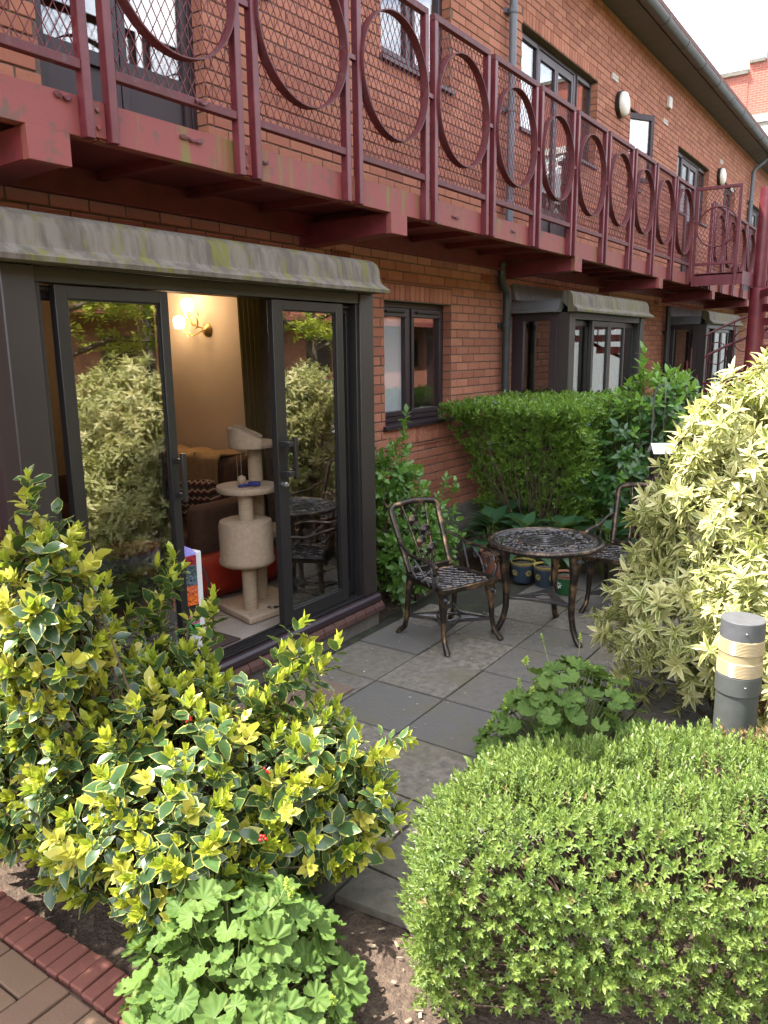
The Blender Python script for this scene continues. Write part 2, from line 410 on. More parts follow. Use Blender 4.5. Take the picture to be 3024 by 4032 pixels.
def brick_geo(w, h, jy=0.0):
    x, z = w/2, h/2; e = .0035
    v = [(-x+e, jy, -z+e), (x-e, jy, -z+e), (x-e, jy, z-e), (-x+e, jy, z-e),
         (-x, jy+.003, -z), (x, jy+.003, -z), (x, jy+.003, z), (-x, jy+.003, z),
         (-x, .016, -z), (x, .016, -z), (x, .016, z), (-x, .016, z)]
    f = [(0,1,2,3), (4,5,1,0), (5,6,2,1), (6,7,3,2), (7,4,0,3), (8,9,5,4), (9,10,6,5), (10,11,7,6), (11,8,4,7)]
    return v, f
def scr(x, y, z):
    v = np.array([x, y, z])-CAM; d = v@fw
    if d < .1: return None
    return FPX*(v@rt)/d/2016, FPX*(v@up)/d/2016, d
def vis(b):
    s_ = scr((b[0]+b[1])/2, WY, (b[2]+b[3])/2)
    if s_ is None or abs(s_[0]) > .74 or abs(s_[1]) > .99: return 0
    x = (b[0]+b[1])/2; z = (b[2]+b[3])/2
    if 2.45 < z < 2.95: return 0
    if z < 1.0 and x < 8: return .2/s_[2]
    return (b[1]-b[0])/s_[2]**1.5
order = sorted(range(len(bricks)), key=lambda i: -vis(bricks[i]))
single = set(order[:300])
cache = {}
rest = MB()
for i, (a, b, z0, z1) in enumerate(bricks):
    w, h = round(b-a, 3), round(z1-z0, 3); t_ = random.random()**1.5; jy = random.uniform(-.002, .002)
    if i in single:
        k = (w, h, int(t_*3))
        if k not in cache:
            mb = MB(); mb.add(*brick_geo(w, h), t=t_); me = mb.mesh('brick'); me.materials.append(m_brick); cache[k] = me
        o = link('brick', cache[k], None, wall); o.location = ((a+b)/2, WY+jy, (z0+z1)/2)
        o.matrix_parent_inverse = Matrix.Identity(4)
    else:
        v, f = brick_geo(w, h, jy); rest.add([(x+(a+b)/2, y+WY, z+(z0+z1)/2) for x, y, z in v], f, t=t_)
for ox0, ox1, oz0, oz1 in opens:      # brick returns on the reveals that face the camera
    if oz1 == 2.30: continue
    c0 = int((oz0-.005)/.075)
    for c in range(c0, c0+40):
        z0 = .005+c*.075; z1 = z0+.065
        if z0 < oz0-.002 or z1 > oz1+.01: continue
        if not any(abs(o2[0]-ox1) < .01 and o2[2] < z0 < o2[3] for o2 in opens): rest.box(ox1-.006, ox1+.02, WY+.012, WY+.095, z0, z1, t=random.random())
        if not any(abs(o2[1]-ox0) < .01 and o2[2] < z0 < o2[3] for o2 in opens): rest.box(ox0-.02, ox0+.006, WY+.012, WY+.095, z0, z1, t=random.random())
for zz in (2.378, 2.395):
    for x in (5.25, 11.13): rest.box(x-.01, x+1.09, WY-.012, WY+.01, zz, zz+.010, t=.9)
for x in (5.25, 11.13): rest.box(x-.01, x+1.09, WY-.010, WY+.01, 1.03, 1.045, t=.9)
o = B(rest, 'bricks', m_brick, wall); o['kind'] = 'stuff'; o.matrix_parent_inverse = Matrix.Identity(4)
# shell: end walls, slabs, party walls, rear
mb = MB()
mb.box(XE, XE+.25, WY+.302, 9.5, 0, 7.0); mb.box(XR-.25, XR, WY+.302, 9.5, 0, 7.0); mb.box(XE+.252, XR-.252, 9.25, 9.5, 0, ZS)
B(mb, 'end_wall', M('brick_end', (.36, .12, .065), .9, c2=(.27, .09, .05), sc=8), bld)
mb = MB(); mb.box(XE+.252, XR-.252, WY+.302, 9.24, 2.5, 2.84); mb.box(XE+.252, XR-.252, WY+.302, 9.24, 5.6, 5.75); B(mb, 'floor_slab', m_inner, bld)
mb = MB()
for x in (4.42, 7.3, 10.3, 13.2, 16.2, 19.1): 
    mb.box(x, x+.12, WY+.304, 9.23, 0.0, 2.498)
    mb.box(x, x+.12, WY+.304, 9.23, 2.842, 5.598)
mb.box(XE+.3, XR-.3, 6.4, 6.5, .23, 2.495); mb.box(XE+.3, XR-.3, 6.4, 6.5, 2.845, 5.595)
B(mb, 'partition_wall', m_inner, bld)
mb = MB(); mb.box(XE+.252, XR-.252, WY+.02, 9.24, -.02, .19); B(mb, 'ground_floor', m_conc, bld)
for a_, b_ in ((4.22, 7.56), (10.1, 13.45)): B(MB().box(a_, b_, WY-.045, WY+.003, -.05, .385), 'plinth', m_conc, bld, bevel=.01)
# roof, soffit, fascia board, gutter
mb = MB()
mb.add([(XE-.3, 3.20, 6.04), (XR+.3, 3.20, 6.04), (XR+.3, 6.55, 8.3), (XE-.3, 6.55, 8.3), (XE-.3, 3.20, 6.10), (XR+.3, 3.20, 6.10), (XR+.3, 6.55, 8.38), (XE-.3, 6.55, 8.38)], [(3,2,1,0),(4,5,6,7),(0,1,5,4),(1,2,6,5),(2,3,7,6),(3,0,4,7)])
mb.add([(XE-.3, 10.1, 6.02), (XR+.3, 10.1, 6.02), (XR+.3, 6.555, 8.3), (XE-.3, 6.555, 8.3), (XE-.3, 10.1, 6.10), (XR+.3, 10.1, 6.10), (XR+.3, 6.555, 8.38), (XE-.3, 6.555, 8.38)], [(3,2,1,0),(4,5,6,7),(0,1,5,4),(1,2,6,5),(2,3,7,6),(3,0,4,7)])
roof = B(mb, 'roof', m_tile, bld)
mb = MB(); mb.box(XE-.3, XR+.3, 3.285, WY+.003, ZS-.006, ZS+.012)
sf = B(mb, 'soffit', m_soffit, roof); sf.matrix_parent_inverse = Matrix.Identity(4)
mb = MB(); mb.box(XE-.3, XR+.3, 3.262, 3.283, ZS-.02, ZS+.17); x = B(mb, 'fascia_board', m_soffit, roof); x.matrix_parent_inverse = Matrix.Identity(4)
mb = MB(); prof = [(3.255-.075+.085*math.cos(a), ZS+.035+.085*math.sin(a)) for a in np.linspace(PI, 2*PI, 9)]
prof += [(p[0]+(.006 if i else -.0), p[1]) for i, p in enumerate([])]
inner = [(3.255-.075+.078*math.cos(a), ZS+.035+.078*math.sin(a)) for a in np.linspace(2*PI, PI, 9)]
mb.extr(prof+inner, XE-.3, XR+.3)
xx = 1.1
while xx < XR: 
    pr2 = [(3.255-.075+.092*math.cos(a), ZS+.038+.092*math.sin(a)) for a in np.linspace(PI, 2*PI, 9)]; in2 = [(3.255-.075+.0855*math.cos(a), ZS+.038+.0855*math.sin(a)) for a in np.linspace(2*PI, PI, 9)]
    mb.extr(pr2+in2, xx, xx+.05); xx += .98
x = B(mb, 'gutter', m_gut, roof, smooth=50); x.matrix_parent_inverse = Matrix.Identity(4)

def downpipe(x, z0, z1, mat, swan=False, r=.038, top=None):
    mb = MB(); y = WY-.075
    pts = [(x, y, z0), (x, y, z1)]
    if swan: pts = [(x, y, z0), (x, y, z1-.12), (x-.02, y, z1-.04), (x-.10, y+.0, z1+.01), (x-.13, y, z1+.06), (x-.13, y, z1+.22)]
    if top: pts = [(x, y, z0), (x, y, z1-.45), (x+.02, y-.03, z1-.38), (x+.05, 3.25, z1-.18), (x+.05, 3.2, z1-.1), (x+.05, 3.2, z1)]
    mb.tube(pts, r, 12)
    o = B(mb, 'downpipe', mat, bld, smooth=50)
    z = z0+.35
    while z < z1-.3: 
        k = MB(); k.lathe([(r+.004, z), (r+.008, z+.008), (r+.008, z+.05), (r+.004, z+.058)], (x, y, 0), 12); k.box(x-.06, x+.06, WY-.03, WY+.002, z+.01, z+.05); z += .85; B(k, 'pipe_clip', mat, o)

downpipe(7.32, 0, 2.45, m_pipe, swan=True, r=.042)
downpipe(7.33, 2.86, 5.8, m_pipeg, r=.036)
downpipe(19.35, 2.86, 5.98, m_pipeg, top=True, r=.042)
downpipe(13.3, 0, 2.5, m_pipe, r=.042)

# ------------------------------------------------------------------ windows of the building
def part(mb, name, mat, parent, **kw):
    o = B(mb, name, mat, parent, **kw)
    if parent.parent is not None: o.matrix_parent_inverse = Matrix.Identity(4)
    return o
def window(x0, x1, z0, z1, lights, trickle=True, mat=None, sill=True, opengap=None, slim=False):
    mat = mat or m_wood; y0, y1 = WY+.085, WY+.15; f = .03 if slim else .045
    mb = MB(); mb.box(x0+.002, x1-.002, y0, y1, z0, z0+f); mb.box(x0+.002, x1-.002, y0, y1, z1-f, z1-.002)
    mb.box(x0+.002, x0+f, y0, y1, z0+f, z1-f); mb.box(x1-f, x1-.002, y0, y1, z0+f, z1-f)
    n = len(lights)-1
    for a in lights[1:-1]: mb.box(a-.025, a+.025, y0+.002, y1-.002, z0+f, z1-f)
    w = part(mb, 'window', mat, bld, bevel=.004)
    for a, b in zip(lights[:-1], lights[1:]):
        sa, sb = (a+f if a == lights[0] else a+.028), (b-f if b == lights[-1] else b-.028)
        if opengap == (a, b): continue
        s_ = MB(); e = .016 if slim else .042; za, zb = z0+f+.003, z1-f-.003; ys, ye = y0-.012, y1-.02
        s_.box(sa+.003, sb-.003, ys, ye, za, za+e); s_.box(sa+.003, sb-.003, ys, ye, zb-e-.03, zb); s_.box(sa+.003, sa+e, ys, ye, za+e, zb-e-.03); s_.box(sb-e, sb-.003, ys, ye, za+e, zb-e-.03)
        part(s_, 'sash', mat, w, bevel=.004)
        p = MB(); p.box(sa+e-.004, sb-e+.004, y0+.012, y0+.018, za+e-.004, zb-e-.026); part(p, 'pane', m_gwin, w)
        if trickle and sb-sa > .25:
            k = MB(); k.tube([(sa+.07, ys-.008, zb-.03), (sb-.07, ys-.008, zb-.03)], .011, 8); part(k, 'trickle_vent', mat, w)
    if sill:
        k = MB(); k.extr([(WY-.035, z0-.05), (WY+.12, z0-.05), (WY+.12, z0-.001), (WY-.02, z0-.016), (WY-.035, z0-.022)], x0-.03, x1+.03); part(k, 'sill', m_wood, w)
    return w
wl = window(5.25, 6.33, 1.25, 2.24, [5.25, 5.74, 6.33])
mb = MB(); mb.box(5.33, 5.68, WY+.118, WY+.122, 1.32, 2.11); part(mb, 'frosted_blind', M('pale_blind', (.80, .86, .88), .8), wl)
mb = MB()
for i, (c, h, w) in enumerate(((.0, .27, .025), (.035, .24, .02), (.06, .29, .03), (.1, .22, .02))): mb.box(5.86+c, 5.86+c+w, WY+.2, WY+.34, 1.26, 1.26+h)
part(mb, 'book_row', M('book_white', (.6, .62, .66), .6), wl)
window(11.13, 12.21, 1.25, 2.24, [11.13, 11.62, 12.21]); window(17.0, 18.08, 1.25, 2.24, [17.0, 17.5, 18.08])
window(5.25, 6.29, 4.03, 4.97, [5.25, 5.77, 6.29]); window(17.0, 18.04, 4.03, 4.97, [17.0, 17.5, 18.04])
w4 = window(11.1, 11.64, 4.03, 4.97, [11.1, 11.64], opengap=(11.1, 11.64))
cs = T('sash_pivot', None, None) if False else None
mb = MB(); hx, hy = 11.14, WY+.07; an = R(-31); L_ = .47
def rot2(u, d): return (hx+u*math.cos(an)-d*math.sin(an)*-1*0+d*math.sin(-an), hy+u*math.sin(an)+d*math.cos(an))
def obox(mb, u0, u1, d0, d1, z0, z1):
    c = [rot2(u, d) for u, d in ((u0, d0), (u1, d0), (u1, d1), (u0, d1))]
    mb.add([(*p, z0) for p in c]+[(*p, z1) for p in c], [(3,2,1,0),(4,5,6,7),(0,1,5,4),(1,2,6,5),(2,3,7,6),(3,0,4,7)])
for a in ((0, L_, 4.07, 4.12), (0, L_, 4.86, 4.93)): obox(mb, a[0], a[1], -.03, .03, a[2], a[3])
obox(mb, 0, .05, -.03, .03, 4.12, 4.86); obox(mb, L_-.05, L_, -.03, .03, 4.12, 4.86)
part(mb, 'sash', m_wood, w4); mb = MB(); obox(mb, .046, L_-.046, -.004, .004, 4.116, 4.864); part(mb, 'pane', m_gwin, w4)
def french(x0, k):
    y0, y1 = WY+.085, WY+.15
    window(x0, x0+.558, 4.03, 4.97, [x0, x0+.558], trickle=False, slim=True); window(x0+1.622, x0+2.14, 4.03, 4.97, [x0+1.622, x0+2.14], trickle=False, slim=True)
    a, b = x0+.562, x0+1.618; f = .04
    mb = MB(); mb.box(a, a+f, y0, y1, 2.87, 4.97); mb.box(b-f, b, y0, y1, 2.87, 4.97); mb.box(a+f, b-f, y0, y1, 4.92, 4.968); mb.box(a+f, b-f, y0, y1, 2.87, 2.92)
    d = part(mb, 'balcony_door', m_wood, bld, bevel=.004)
    mid = (a+b)/2
    for u, v in ((a+f, mid), (mid, b-f)):
        s_ = MB(); e = .05; ys, ye = y0+.004, y1-.012
        s_.box(u+.003, u+e, ys, ye, 2.93, 4.91); s_.box(v-e, v-.003, ys, ye, 2.93, 4.91); s_.box(u+e, v-e, ys, ye, 4.83, 4.91); s_.box(u+e, v-e, ys, ye, 2.93, 3.02); s_.box(u+e, v-e, ys, ye, 3.30, 3.37)
        s_.box(u+e, v-e, ys+.02, ye-.01, 3.02, 3.30)
        part(s_, 'door_leaf', m_wood, d, bevel=.003)
        p = MB(); p.box(u+e-.004, v-e+.004, y0+.024, y0+.03, 3.366, 4.834); part(p, 'pane', m_gwin, d)
    c = MB()
    for i in range(14): c.bar((a+.1+i*.018, WY+.26+.015*(i % 2), 2.95), (a+.1+i*.018, WY+.26+.015*(i % 2), 4.85), .02, .004, up=(0, 1, 0))
    if k == 1: part(c, 'curtain', M('white_curtain', (.7, .69, .66), .9), d)
for k, x in enumerate(COMB): french(x, k)

# wall fittings
def airbrick(x, z, mat, w=.215, h=.065, label=None):
    mb = MB(); mb.box(x-w/2, x+w/2, WY-.012, WY+.004, z-h/2, z-h/2+.010); mb.box(x-w/2, x+w/2, WY-.012, WY+.004, z+h/2-.010, z+h/2)
    mb.box(x-w/2, x-w/2+.010, WY-.012, WY+.004, z-h/2+.01, z+h/2-.01); mb.box(x+w/2-.010, x+w/2, WY-.012, WY+.004, z-h/2+.01, z+h/2-.01)
    n = max(2, int(h/.018))
    for i in range(1, n): mb.box(x-w/2+.01, x+w/2-.01, WY-.009, WY+.003, z-h/2+i*h/n-.003, z-h/2+i*h/n+.003)
    for i in range(1, 5): mb.box(x-w/2+i*w/5-.003, x-w/2+i*w/5+.003, WY-.0105, WY+.003, z-h/2+.01, z+h/2-.01)
    part(mb, 'air_brick', mat, bld)
for x, z in ((4.69, 2.532), (7.0, 2.525), (10.45, 2.53), (12.8, 2.53)): airbrick(x, z, m_terra)
for x, z in ((10.42, 5.16), (12.74, 5.14), (16.58, 5.26), (17.7, 4.93)): airbrick(x, z, m_vent)
mb = MB(); mb.box(12.74, 12.9, WY-.05, WY+.002, 5.34, 5.5); part(mb, 'vent_box', m_vent, bld, bevel=.01)
def bulkhead(x, z, lab):
    t = T('bulkhead_light', lab, 'wall light', (x, WY, z))
    mb = MB(); mb.lathe([(.10, .0), (.155, .0), (.16, -.05), (.145, -.06)], (x, WY, z), 28, 'y'); part(mb, 'base', m_black, t, smooth=40)
    mb = MB(); mb.lathe([(.148, -.058), (.15, -.075), (.135, -.105), (.09, -.122), (.02, -.128)], (x, WY, z), 28, 'y'); part(mb, 'diffuser', M('opal_diffuser', (.72, .71, .64), .35), t, smooth=50)
bulkhead(10.62, 4.89, 'round white bulkhead light on brick between balcony door and open casement')
bulkhead(16.45, 4.97, 'smaller looking round bulkhead light far along the upper brick wall')

# ------------------------------------------------------------------ bay windows with sliding doors
BY = 2.98
m_plb = M('plinth_bullnose', (.105, .048, .035), .88, c2=(.065, .034, .027), sc=14, tint=(.08, .038, .03), bmp=.4, bsc=90)
def bay(x0, label, opening):
    x1 = x0+BW
    t = T('bay_window', label, 'bay window', (x0+BW/2, BY, 0), group='projecting bays along the terrace')
    # plinth of bullnose bricks on a concrete base
    mb = MB(); mb.box(x0-.01, x1+.01, BY-.02, WY-.05, -.05, .085); part(mb, 'base', m_conc, t)
    n = int(BW/.112)
    for i in range(n+1):
        a = x0-.03+i*(BW+.06)/(n+1); mb = MB()
        pr = [(BY+.1, .088), (BY-.055, .088), (BY-.055, .118), (BY-.045, .14), (BY-.02, .152), (BY+.1, .152)]
        mb.extr(pr, a+.003, a+(BW+.06)/(n+1)-.003, t=random.random()); part(mb, 'plinth_brick', m_plb, t)
    mb = MB(); mb.extr([(BY-.045, .155), (BY+.12, .155), (BY+.12, .215), (BY-.03, .205), (BY-.045, .19)], x0-.01, x1+.01)
    mb.box(x0-.01, x0+.1, BY+.122, WY-.002, .155, .21); mb.box(x1-.1, x1+.01, BY+.122, WY-.002, .155, .21); part(mb, 'sill', m_wood, t, bevel=.004)
    mb = MB(); mb.box(x0+.15, x1-.15, BY-.01, BY+.10, .2155, .224)
    for yy in (BY+.004, BY+.03, BY+.06): mb.box(x0+.15, x1-.15, yy, yy+.006, .2245, .236)
    part(mb, 'track', m_steel if False else m_alu, t)
    # posts
    for a in (x0, x1-.145):
        mb = MB(); mb.box(a, a+.145, BY-.015, BY+.12, .213, 2.20); part(mb, 'post', m_post, t, bevel=.006)
    # head
    mb = MB(); mb.box(x0+.1455, x1-.1455, BY-.006, BY+.11, 2.135, 2.20); mb.box(x0+.1455, x0+.17, BY+.0, BY+.1, .225, 2.134); mb.box(x1-.17, x1-.1455, BY+.0, BY+.1, .225, 2.134)
    part(mb, 'door_frame', m_alu, t, bevel=.003)
    # leaves
    def leaf(a, b, y, hside, name, sw=.06):
        z0, z1 = .24, 2.13; d = MB()
        d.box(a, a+sw, y, y+.042, z0, z1); d.box(b-sw*.8, b, y, y+.042, z0, z1); d.box(a+sw, b-sw*.8, y+.001, y+.041, z1-.055, z1-.001); d.box(a+sw, b-sw*.8, y+.001, y+.041, z0, z0+.085)
        o = part(d, name, m_alu, t, bevel=.003)
        gk = MB(); gk.box(a+sw-.003, b-sw*.8+.003, y+.017, y+.023, z0+.08, z1-.05); part(gk, 'glass', m_glass, o)
        k = MB()
        for q in ((a+sw, a+sw+.006), (b-sw*.8-.006, b-sw*.8)): k.box(q[0], q[1], y+.010, y+.031, z0+.085, z1-.055)
        k.box(a+sw+.006, b-sw*.8-.006, y+.010, y+.031, z1-.061, z1-.055); k.box(a+sw+.006, b-sw*.8-.006, y+.010, y+.031, z0+.085, z0+.091)
        part(k, 'gasket', m_black, o)
        if hside:
            hx_ = b-.018 if hside > 0 else a+.09
            h = MB(); h.box(hx_-.012, hx_+.012, y-.062, y-.042, 1.13, 1.37)
            for z in (1.16, 1.33):
                if hside > 0: h.box(hx_-.008, hx_+.008, y-.042, y+.001, z-.012, z+.012)
                else: h.box(a+.03, hx_-.012, y-.058, y-.046, z-.014, z+.014); h.box(a+.022, a+.052, y-.046, y+.001, z-.016, z+.016)
            part(h, 'handle', m_alu, o, bevel=.002)
        if hside < 0:
            h = MB(); h.lathe([(.014, .0), (.014, -.03), (.010, -.032)], (a+.03, y, 1.10), 16, 'y'); h.box(a+.024, a+.036, y-.045, y-.030, 1.092, 1.108); part(h, 'lock', m_steel, o)
        return o
    u0, u1 = x0+.17, x1-.17
    if opening:
        leaf(1.955, 2.545, BY+.002, 1, 'sliding_door'); leaf(3.265, 3.90, BY+.002, -1, 'sliding_door', .085)
        leaf(u0, 2.50, BY+.058, 0, 'fixed_panel', .035); leaf(3.42, u1, BY+.058, 0, 'fixed_panel', .035)
    else:
        q = (u1-u0)/4
        leaf(u0, u0+q+.02, BY+.058, 0, 'fixed_panel', .04); leaf(u1-q-.02, u1, BY+.058, 0, 'fixed_panel', .04)
        leaf(u0+q-.02, u0+2*q-.002, BY+.002, 1, 'sliding_door'); leaf(u0+2*q+.002, u0+3*q+.02, BY+.002, 0, 'sliding_door')
    # roller cylinders seen behind the head
    mb = MB()
    for a, b in ((x0+.175, x0+.255), (x1-.255, x1-.175)): mb.tube([(a, BY+.05, 2.115), (b, BY+.05, 2.115)], .014, 10)
    part(mb, 'door_stop', m_alu, t, smooth=40)
    # side walls with a fixed pane
    for sx, ex in ((x0+.004, 1), (x1-.064, -1)):
        mb = MB(); mb.box(sx, sx+.06, BY+.121, BY+.20, .213, 2.2); mb.box(sx, sx+.06, WY-.13, WY-.002, .213, 2.2); mb.box(sx, sx+.06, BY+.20, WY-.13, .213, .30); mb.box(sx, sx+.06, BY+.20, WY-.13, 2.12, 2.2)
        s_ = part(mb, 'side_frame', m_wood, t, bevel=.004)
        mb = MB(); mb.box(sx+.026, sx+.034, BY+.198, WY-.128, .296, 2.124); part(mb, 'glass', m_glass, s_)
    # moulded canopy: front roll, lower side rolls, lead roof behind
    F = [(2.985, 2.202), (2.858, 2.202), (2.855, 2.222), (2.888, 2.246), (2.912, 2.264), (2.920, 2.30), (2.924, 2.345), (2.938, 2.378), (2.962, 2.398), (2.995, 2.408), (3.06, 2.408), (3.06, 2.30), (2.985, 2.25)]
    Y0 = {}
    rows = []
    nX = 8
    mb = MB()
    n = len(F)
    vs = []; 
    for i in range(nX+1):
        u = i/nX
        for y, z in F:
            off = (y-2.855)               # the ends return with the same roll as the front
            xx = (x0-.095+off*.5) + u*((x1+.035-off*.3)-(x0-.095+off*.5))
            vs.append((xx, y+random.uniform(-.0006,.0006), z+random.uniform(-.0006,.0006)))
    fs = [(i*n+j, i*n+(j+1) % n, (i+1)*n+(j+1) % n, (i+1)*n+j) for i in range(nX) for j in range(n)]
    fs += [tuple(range(n)), tuple(nX*n+j for j in reversed(range(n)))]
    mb.add(vs, fs); part(mb, 'canopy', m_canopy, t, smooth=24)
    for sg, xb in ((-1, x0), (1, x1)):
        pr = [(xb, 2.202), (xb+sg*.10, 2.202), (xb+sg*.10, 2.225), (xb+sg*.07, 2.25), (xb+sg*.055, 2.30), (xb+sg*.03, 2.325), (xb-sg*.02, 2.33), (xb-sg*.06, 2.33), (xb-sg*.06, 2.25)]
        mb = MB(); mb.extr(pr, 3.062, WY-.002, 'y'); part(mb, 'canopy_return', m_canopy if False else m_lead, t, smooth=50)
    mb = MB(); mb.box(x0+.06, x1-.06, 3.062, WY-.002, 2.26, 2.335); part(mb, 'flat_roof', m_lead, t)
    mb = MB(); v = []; nn = 24
    for i in range(nn+1):
        xx = x0-.02+(BW+.04)*i/nn; wv = .004*math.sin(i*1.9)
        v += [(xx, WY-.012+wv*.2, 2.505+.004*math.sin(i*2.3)), (xx, WY-.05+wv, 2.34), (xx, WY-.003, 2.505+.004*math.sin(i*2.3)), (xx, WY-.003, 2.34)]
    f = []
    for i in range(nn):
        a = 4*i; f += [(a, a+4, a+5, a+1), (a+2, a+3, a+7, a+6), (a, a+2, a+6, a+4), (a+1, a+5, a+7, a+3)]
    f += [(0, 1, 3, 2), (4*nn, 4*nn+2, 4*nn+3, 4*nn+1)]
    mb.add(v, f); part(mb, 'lead_flashing', m_lead, t, smooth=60)
    return t
bay(BAYS[0], 'nearest bay with its dark sliding glass doors standing open under a mossy canopy', True)
bay(BAYS[1], 'closed glazed bay with mossy grey canopy behind the clipped green hedge', False)
bay(BAYS[2], 'farthest glazed bay with grey canopy beside the red staircase', False)
# ------------------------------------------------------------------ steel balcony walkway
RY = 2.85
bal = T('balcony_walkway', 'red steel balcony walkway with ringed mesh railings above the bays', 'balcony', (6, RY, 2.59))
mb = MB(); mb.box(.7, 20.5, RY+.012, WY-.07, 2.742, 2.752); part(mb, 'deck', m_redark, bal)
for i in range(34): part(MB().box(.85+i*.585, .90+i*.585, RY+.03, WY-.08, 2.700, 2.7415), 'joist', m_redark, bal)
mb = MB(); mb.box(.7, 20.5, WY-.066, WY-.058, 2.60, 2.79); mb.box(.7, 20.5, WY-.11, WY-.066, 2.60, 2.61); mb.box(.7, 20.5, WY-.11, WY-.066, 2.78, 2.79); part(mb, 'wall_beam', m_redark, bal)
mb = MB(); mb.tube([(x_, RY+.07, 2.728+.006*math.sin(x_*9)) for x_ in np.arange(.8, 20, .08)], .012, 6); part(mb, 'cable', m_gut, bal)
joints = [.7, 2.13, 3.80, 5.52, 7.20, 8.95, 10.65, 11.62]
for a, b in zip(joints[:-1], joints[1:]):
    mb = MB(); mb.box(a+.004, b-.004, RY, RY+.01, 2.69, 2.84); mb.box(a+.004, b-.004, RY+.0105, RY+.06, 2.829, 2.84); mb.box(a+.004, b-.004, RY+.0105, RY+.06, 2.69, 2.70)
    part(mb, 'fascia_channel', m_fascia, bal, bevel=.002)
mb = MB(); mb.box(12.75, 20.5, RY, RY+.01, 2.69, 2.84); part(mb, 'fascia_channel', m_fascia, bal)
for x in (1.90, 4.32, 7.43, 10.26, 13.2, 16.06, 19.0):
    mb = MB(); w = .085
    mb.extr([(WY-.002, 2.550), (RY+.03, 2.572), (RY+.03, 2.687), (WY-.002, 2.687)], x-w, x-w+.01); mb.extr([(WY-.002, 2.550), (RY+.03, 2.572), (RY+.03, 2.687), (WY-.002, 2.687)], x+w-.01, x+w)
    mb.extr([(WY-.002, 2.548), (RY+.03, 2.570), (RY+.03, 2.580), (WY-.002, 2.558)], x-w+.011, x+w-.011)
    o = part(mb, 'bracket', m_redark, bal)
    mb = MB(); mb.box(x-w-.006, x+w+.006, RY-.012, RY+.029, 2.565, 2.688); part(mb, 'end_plate', m_fascia, o, bevel=.002)
pairs = [1.28, 2.125, 2.965, 3.818, 4.665, 5.52, 6.37, 7.19, 8.05, 8.90, 9.72, 10.60]
gap = .058
posts = []
for x in pairs: posts += [x-gap, x+gap]
posts += [11.50]
def ring_panel(a, b, parent):
    """one railing bay between post centres a and b"""
    mb = MB(); mb.box(a-.02, b+.02, RY-.043, RY-.001, 3.905, 3.945); part(mb, 'top_rail', m_rail, parent, bevel=.003)
    mb = MB(); mb.box(a+.0205, b-.0205, RY-.041, RY-.003, 2.925, 2.962); part(mb, 'bottom_rail', m_rail, parent, bevel=.003)
    mb = MB(); c = (a+b)/2; r = (b-a)/2-.012; N = 48; vs = []; fs = []
    for i in range(N):
        t = 2*PI*i/N; x, z = math.cos(t), math.sin(t)
        for rr, yy in ((r, RY-.062), (r, RY-.008), (r-.007, RY-.008), (r-.007, RY-.062)): vs.append((c+rr*x, yy, 3.45+rr*z))
    for i in range(N):
        for j in range(4): fs.append((i*4+j, i*4+(j+1) % 4, ((i+1) % N)*4+(j+1) % 4, ((i+1) % N)*4+j))
    mb.add(vs, fs); part(mb, 'ring', m_rail, parent, smooth=40)
    mb = MB(); x0, x1, z0, z1 = a+.021, b-.021, 2.963, 3.904; s_ = .088; sl = 1.75; y = RY-.018
    for sg in (1, -1):
        k = -40
        while k < 60:
            # line z = z0 + sl*sg*(x - x0 - k*step)
            st = s_/sl*1.0; xa = x0+k*st
            P = []
            for z in (z0, z1):
                P.append([xa+sg*(z-z0)/sl, z])
            (xa_, za), (xb_, zb) = P
            if xa_ > xb_: (xa_, za), (xb_, zb) = (xb_, zb), (xa_, za)
            if xb_ > x0 and xa_ < x1:
                if xa_ < x0: za += (x0-xa_)*(zb-za)/(xb_-xa_); xa_ = x0
                if xb_ > x1: zb = za+(x1-xa_)*(zb-za)/(xb_-xa_); xb_ = x1
                if xb_-xa_ > .003: mb.bar((xa_, y+sg*.002, za), (xb_, y+sg*.002, zb), .0032, .0032, up=(0, 1, 0))
            k += 1
    o = part(mb, 'wire_mesh', m_redm, parent); o['kind'] = 'stuff'
m_redm = M('red_wire', (.15, .02, .032), .5, c2=(.10, .018, .025), sc=10)
def posts_and_panels(xs, parent):
    for x in xs:
        mb = MB(); mb.box(x-.02, x+.02, RY-.045, RY-.0005, 2.683, 3.904); part(mb, 'post', m_red, parent, bevel=.003)
posts_and_panels(posts, bal)
for i in range(len(pairs)):
    a = pairs[i]+gap; b = (pairs[i+1]-gap) if i+1 < len(pairs) else 11.50
    ring_panel(a, b, bal)
    if i < 12: 
        mb = MB(); mb.box(pairs[i]-gap+.021, pairs[i]+gap-.021, RY-.036, RY-.010, 3.44, 3.466); part(mb, 'spacer', m_red, bal)
    mb = MB(); mb.box(pairs[i]-.036, pairs[i]+.036, RY-.012, RY-.0006, 2.70, 2.832)
    for z in (2.735, 2.80): mb.lathe([(.0095, -.0121), (.0095, -.019), (.005, -.021)], (pairs[i], RY, z), 10, 'y')
    part(mb, 'splice_plate', m_fascia, bal)
pb2 = [12.75, 13.6, 14.45, 15.3, 16.15, 17.0, 17.85, 18.7]
posts_and_panels([x for q in pb2 for x in (q-gap, q+gap)], bal)
for a, b in zip(pb2[:-1], pb2[1:]): ring_panel(a+gap, b-gap, bal)

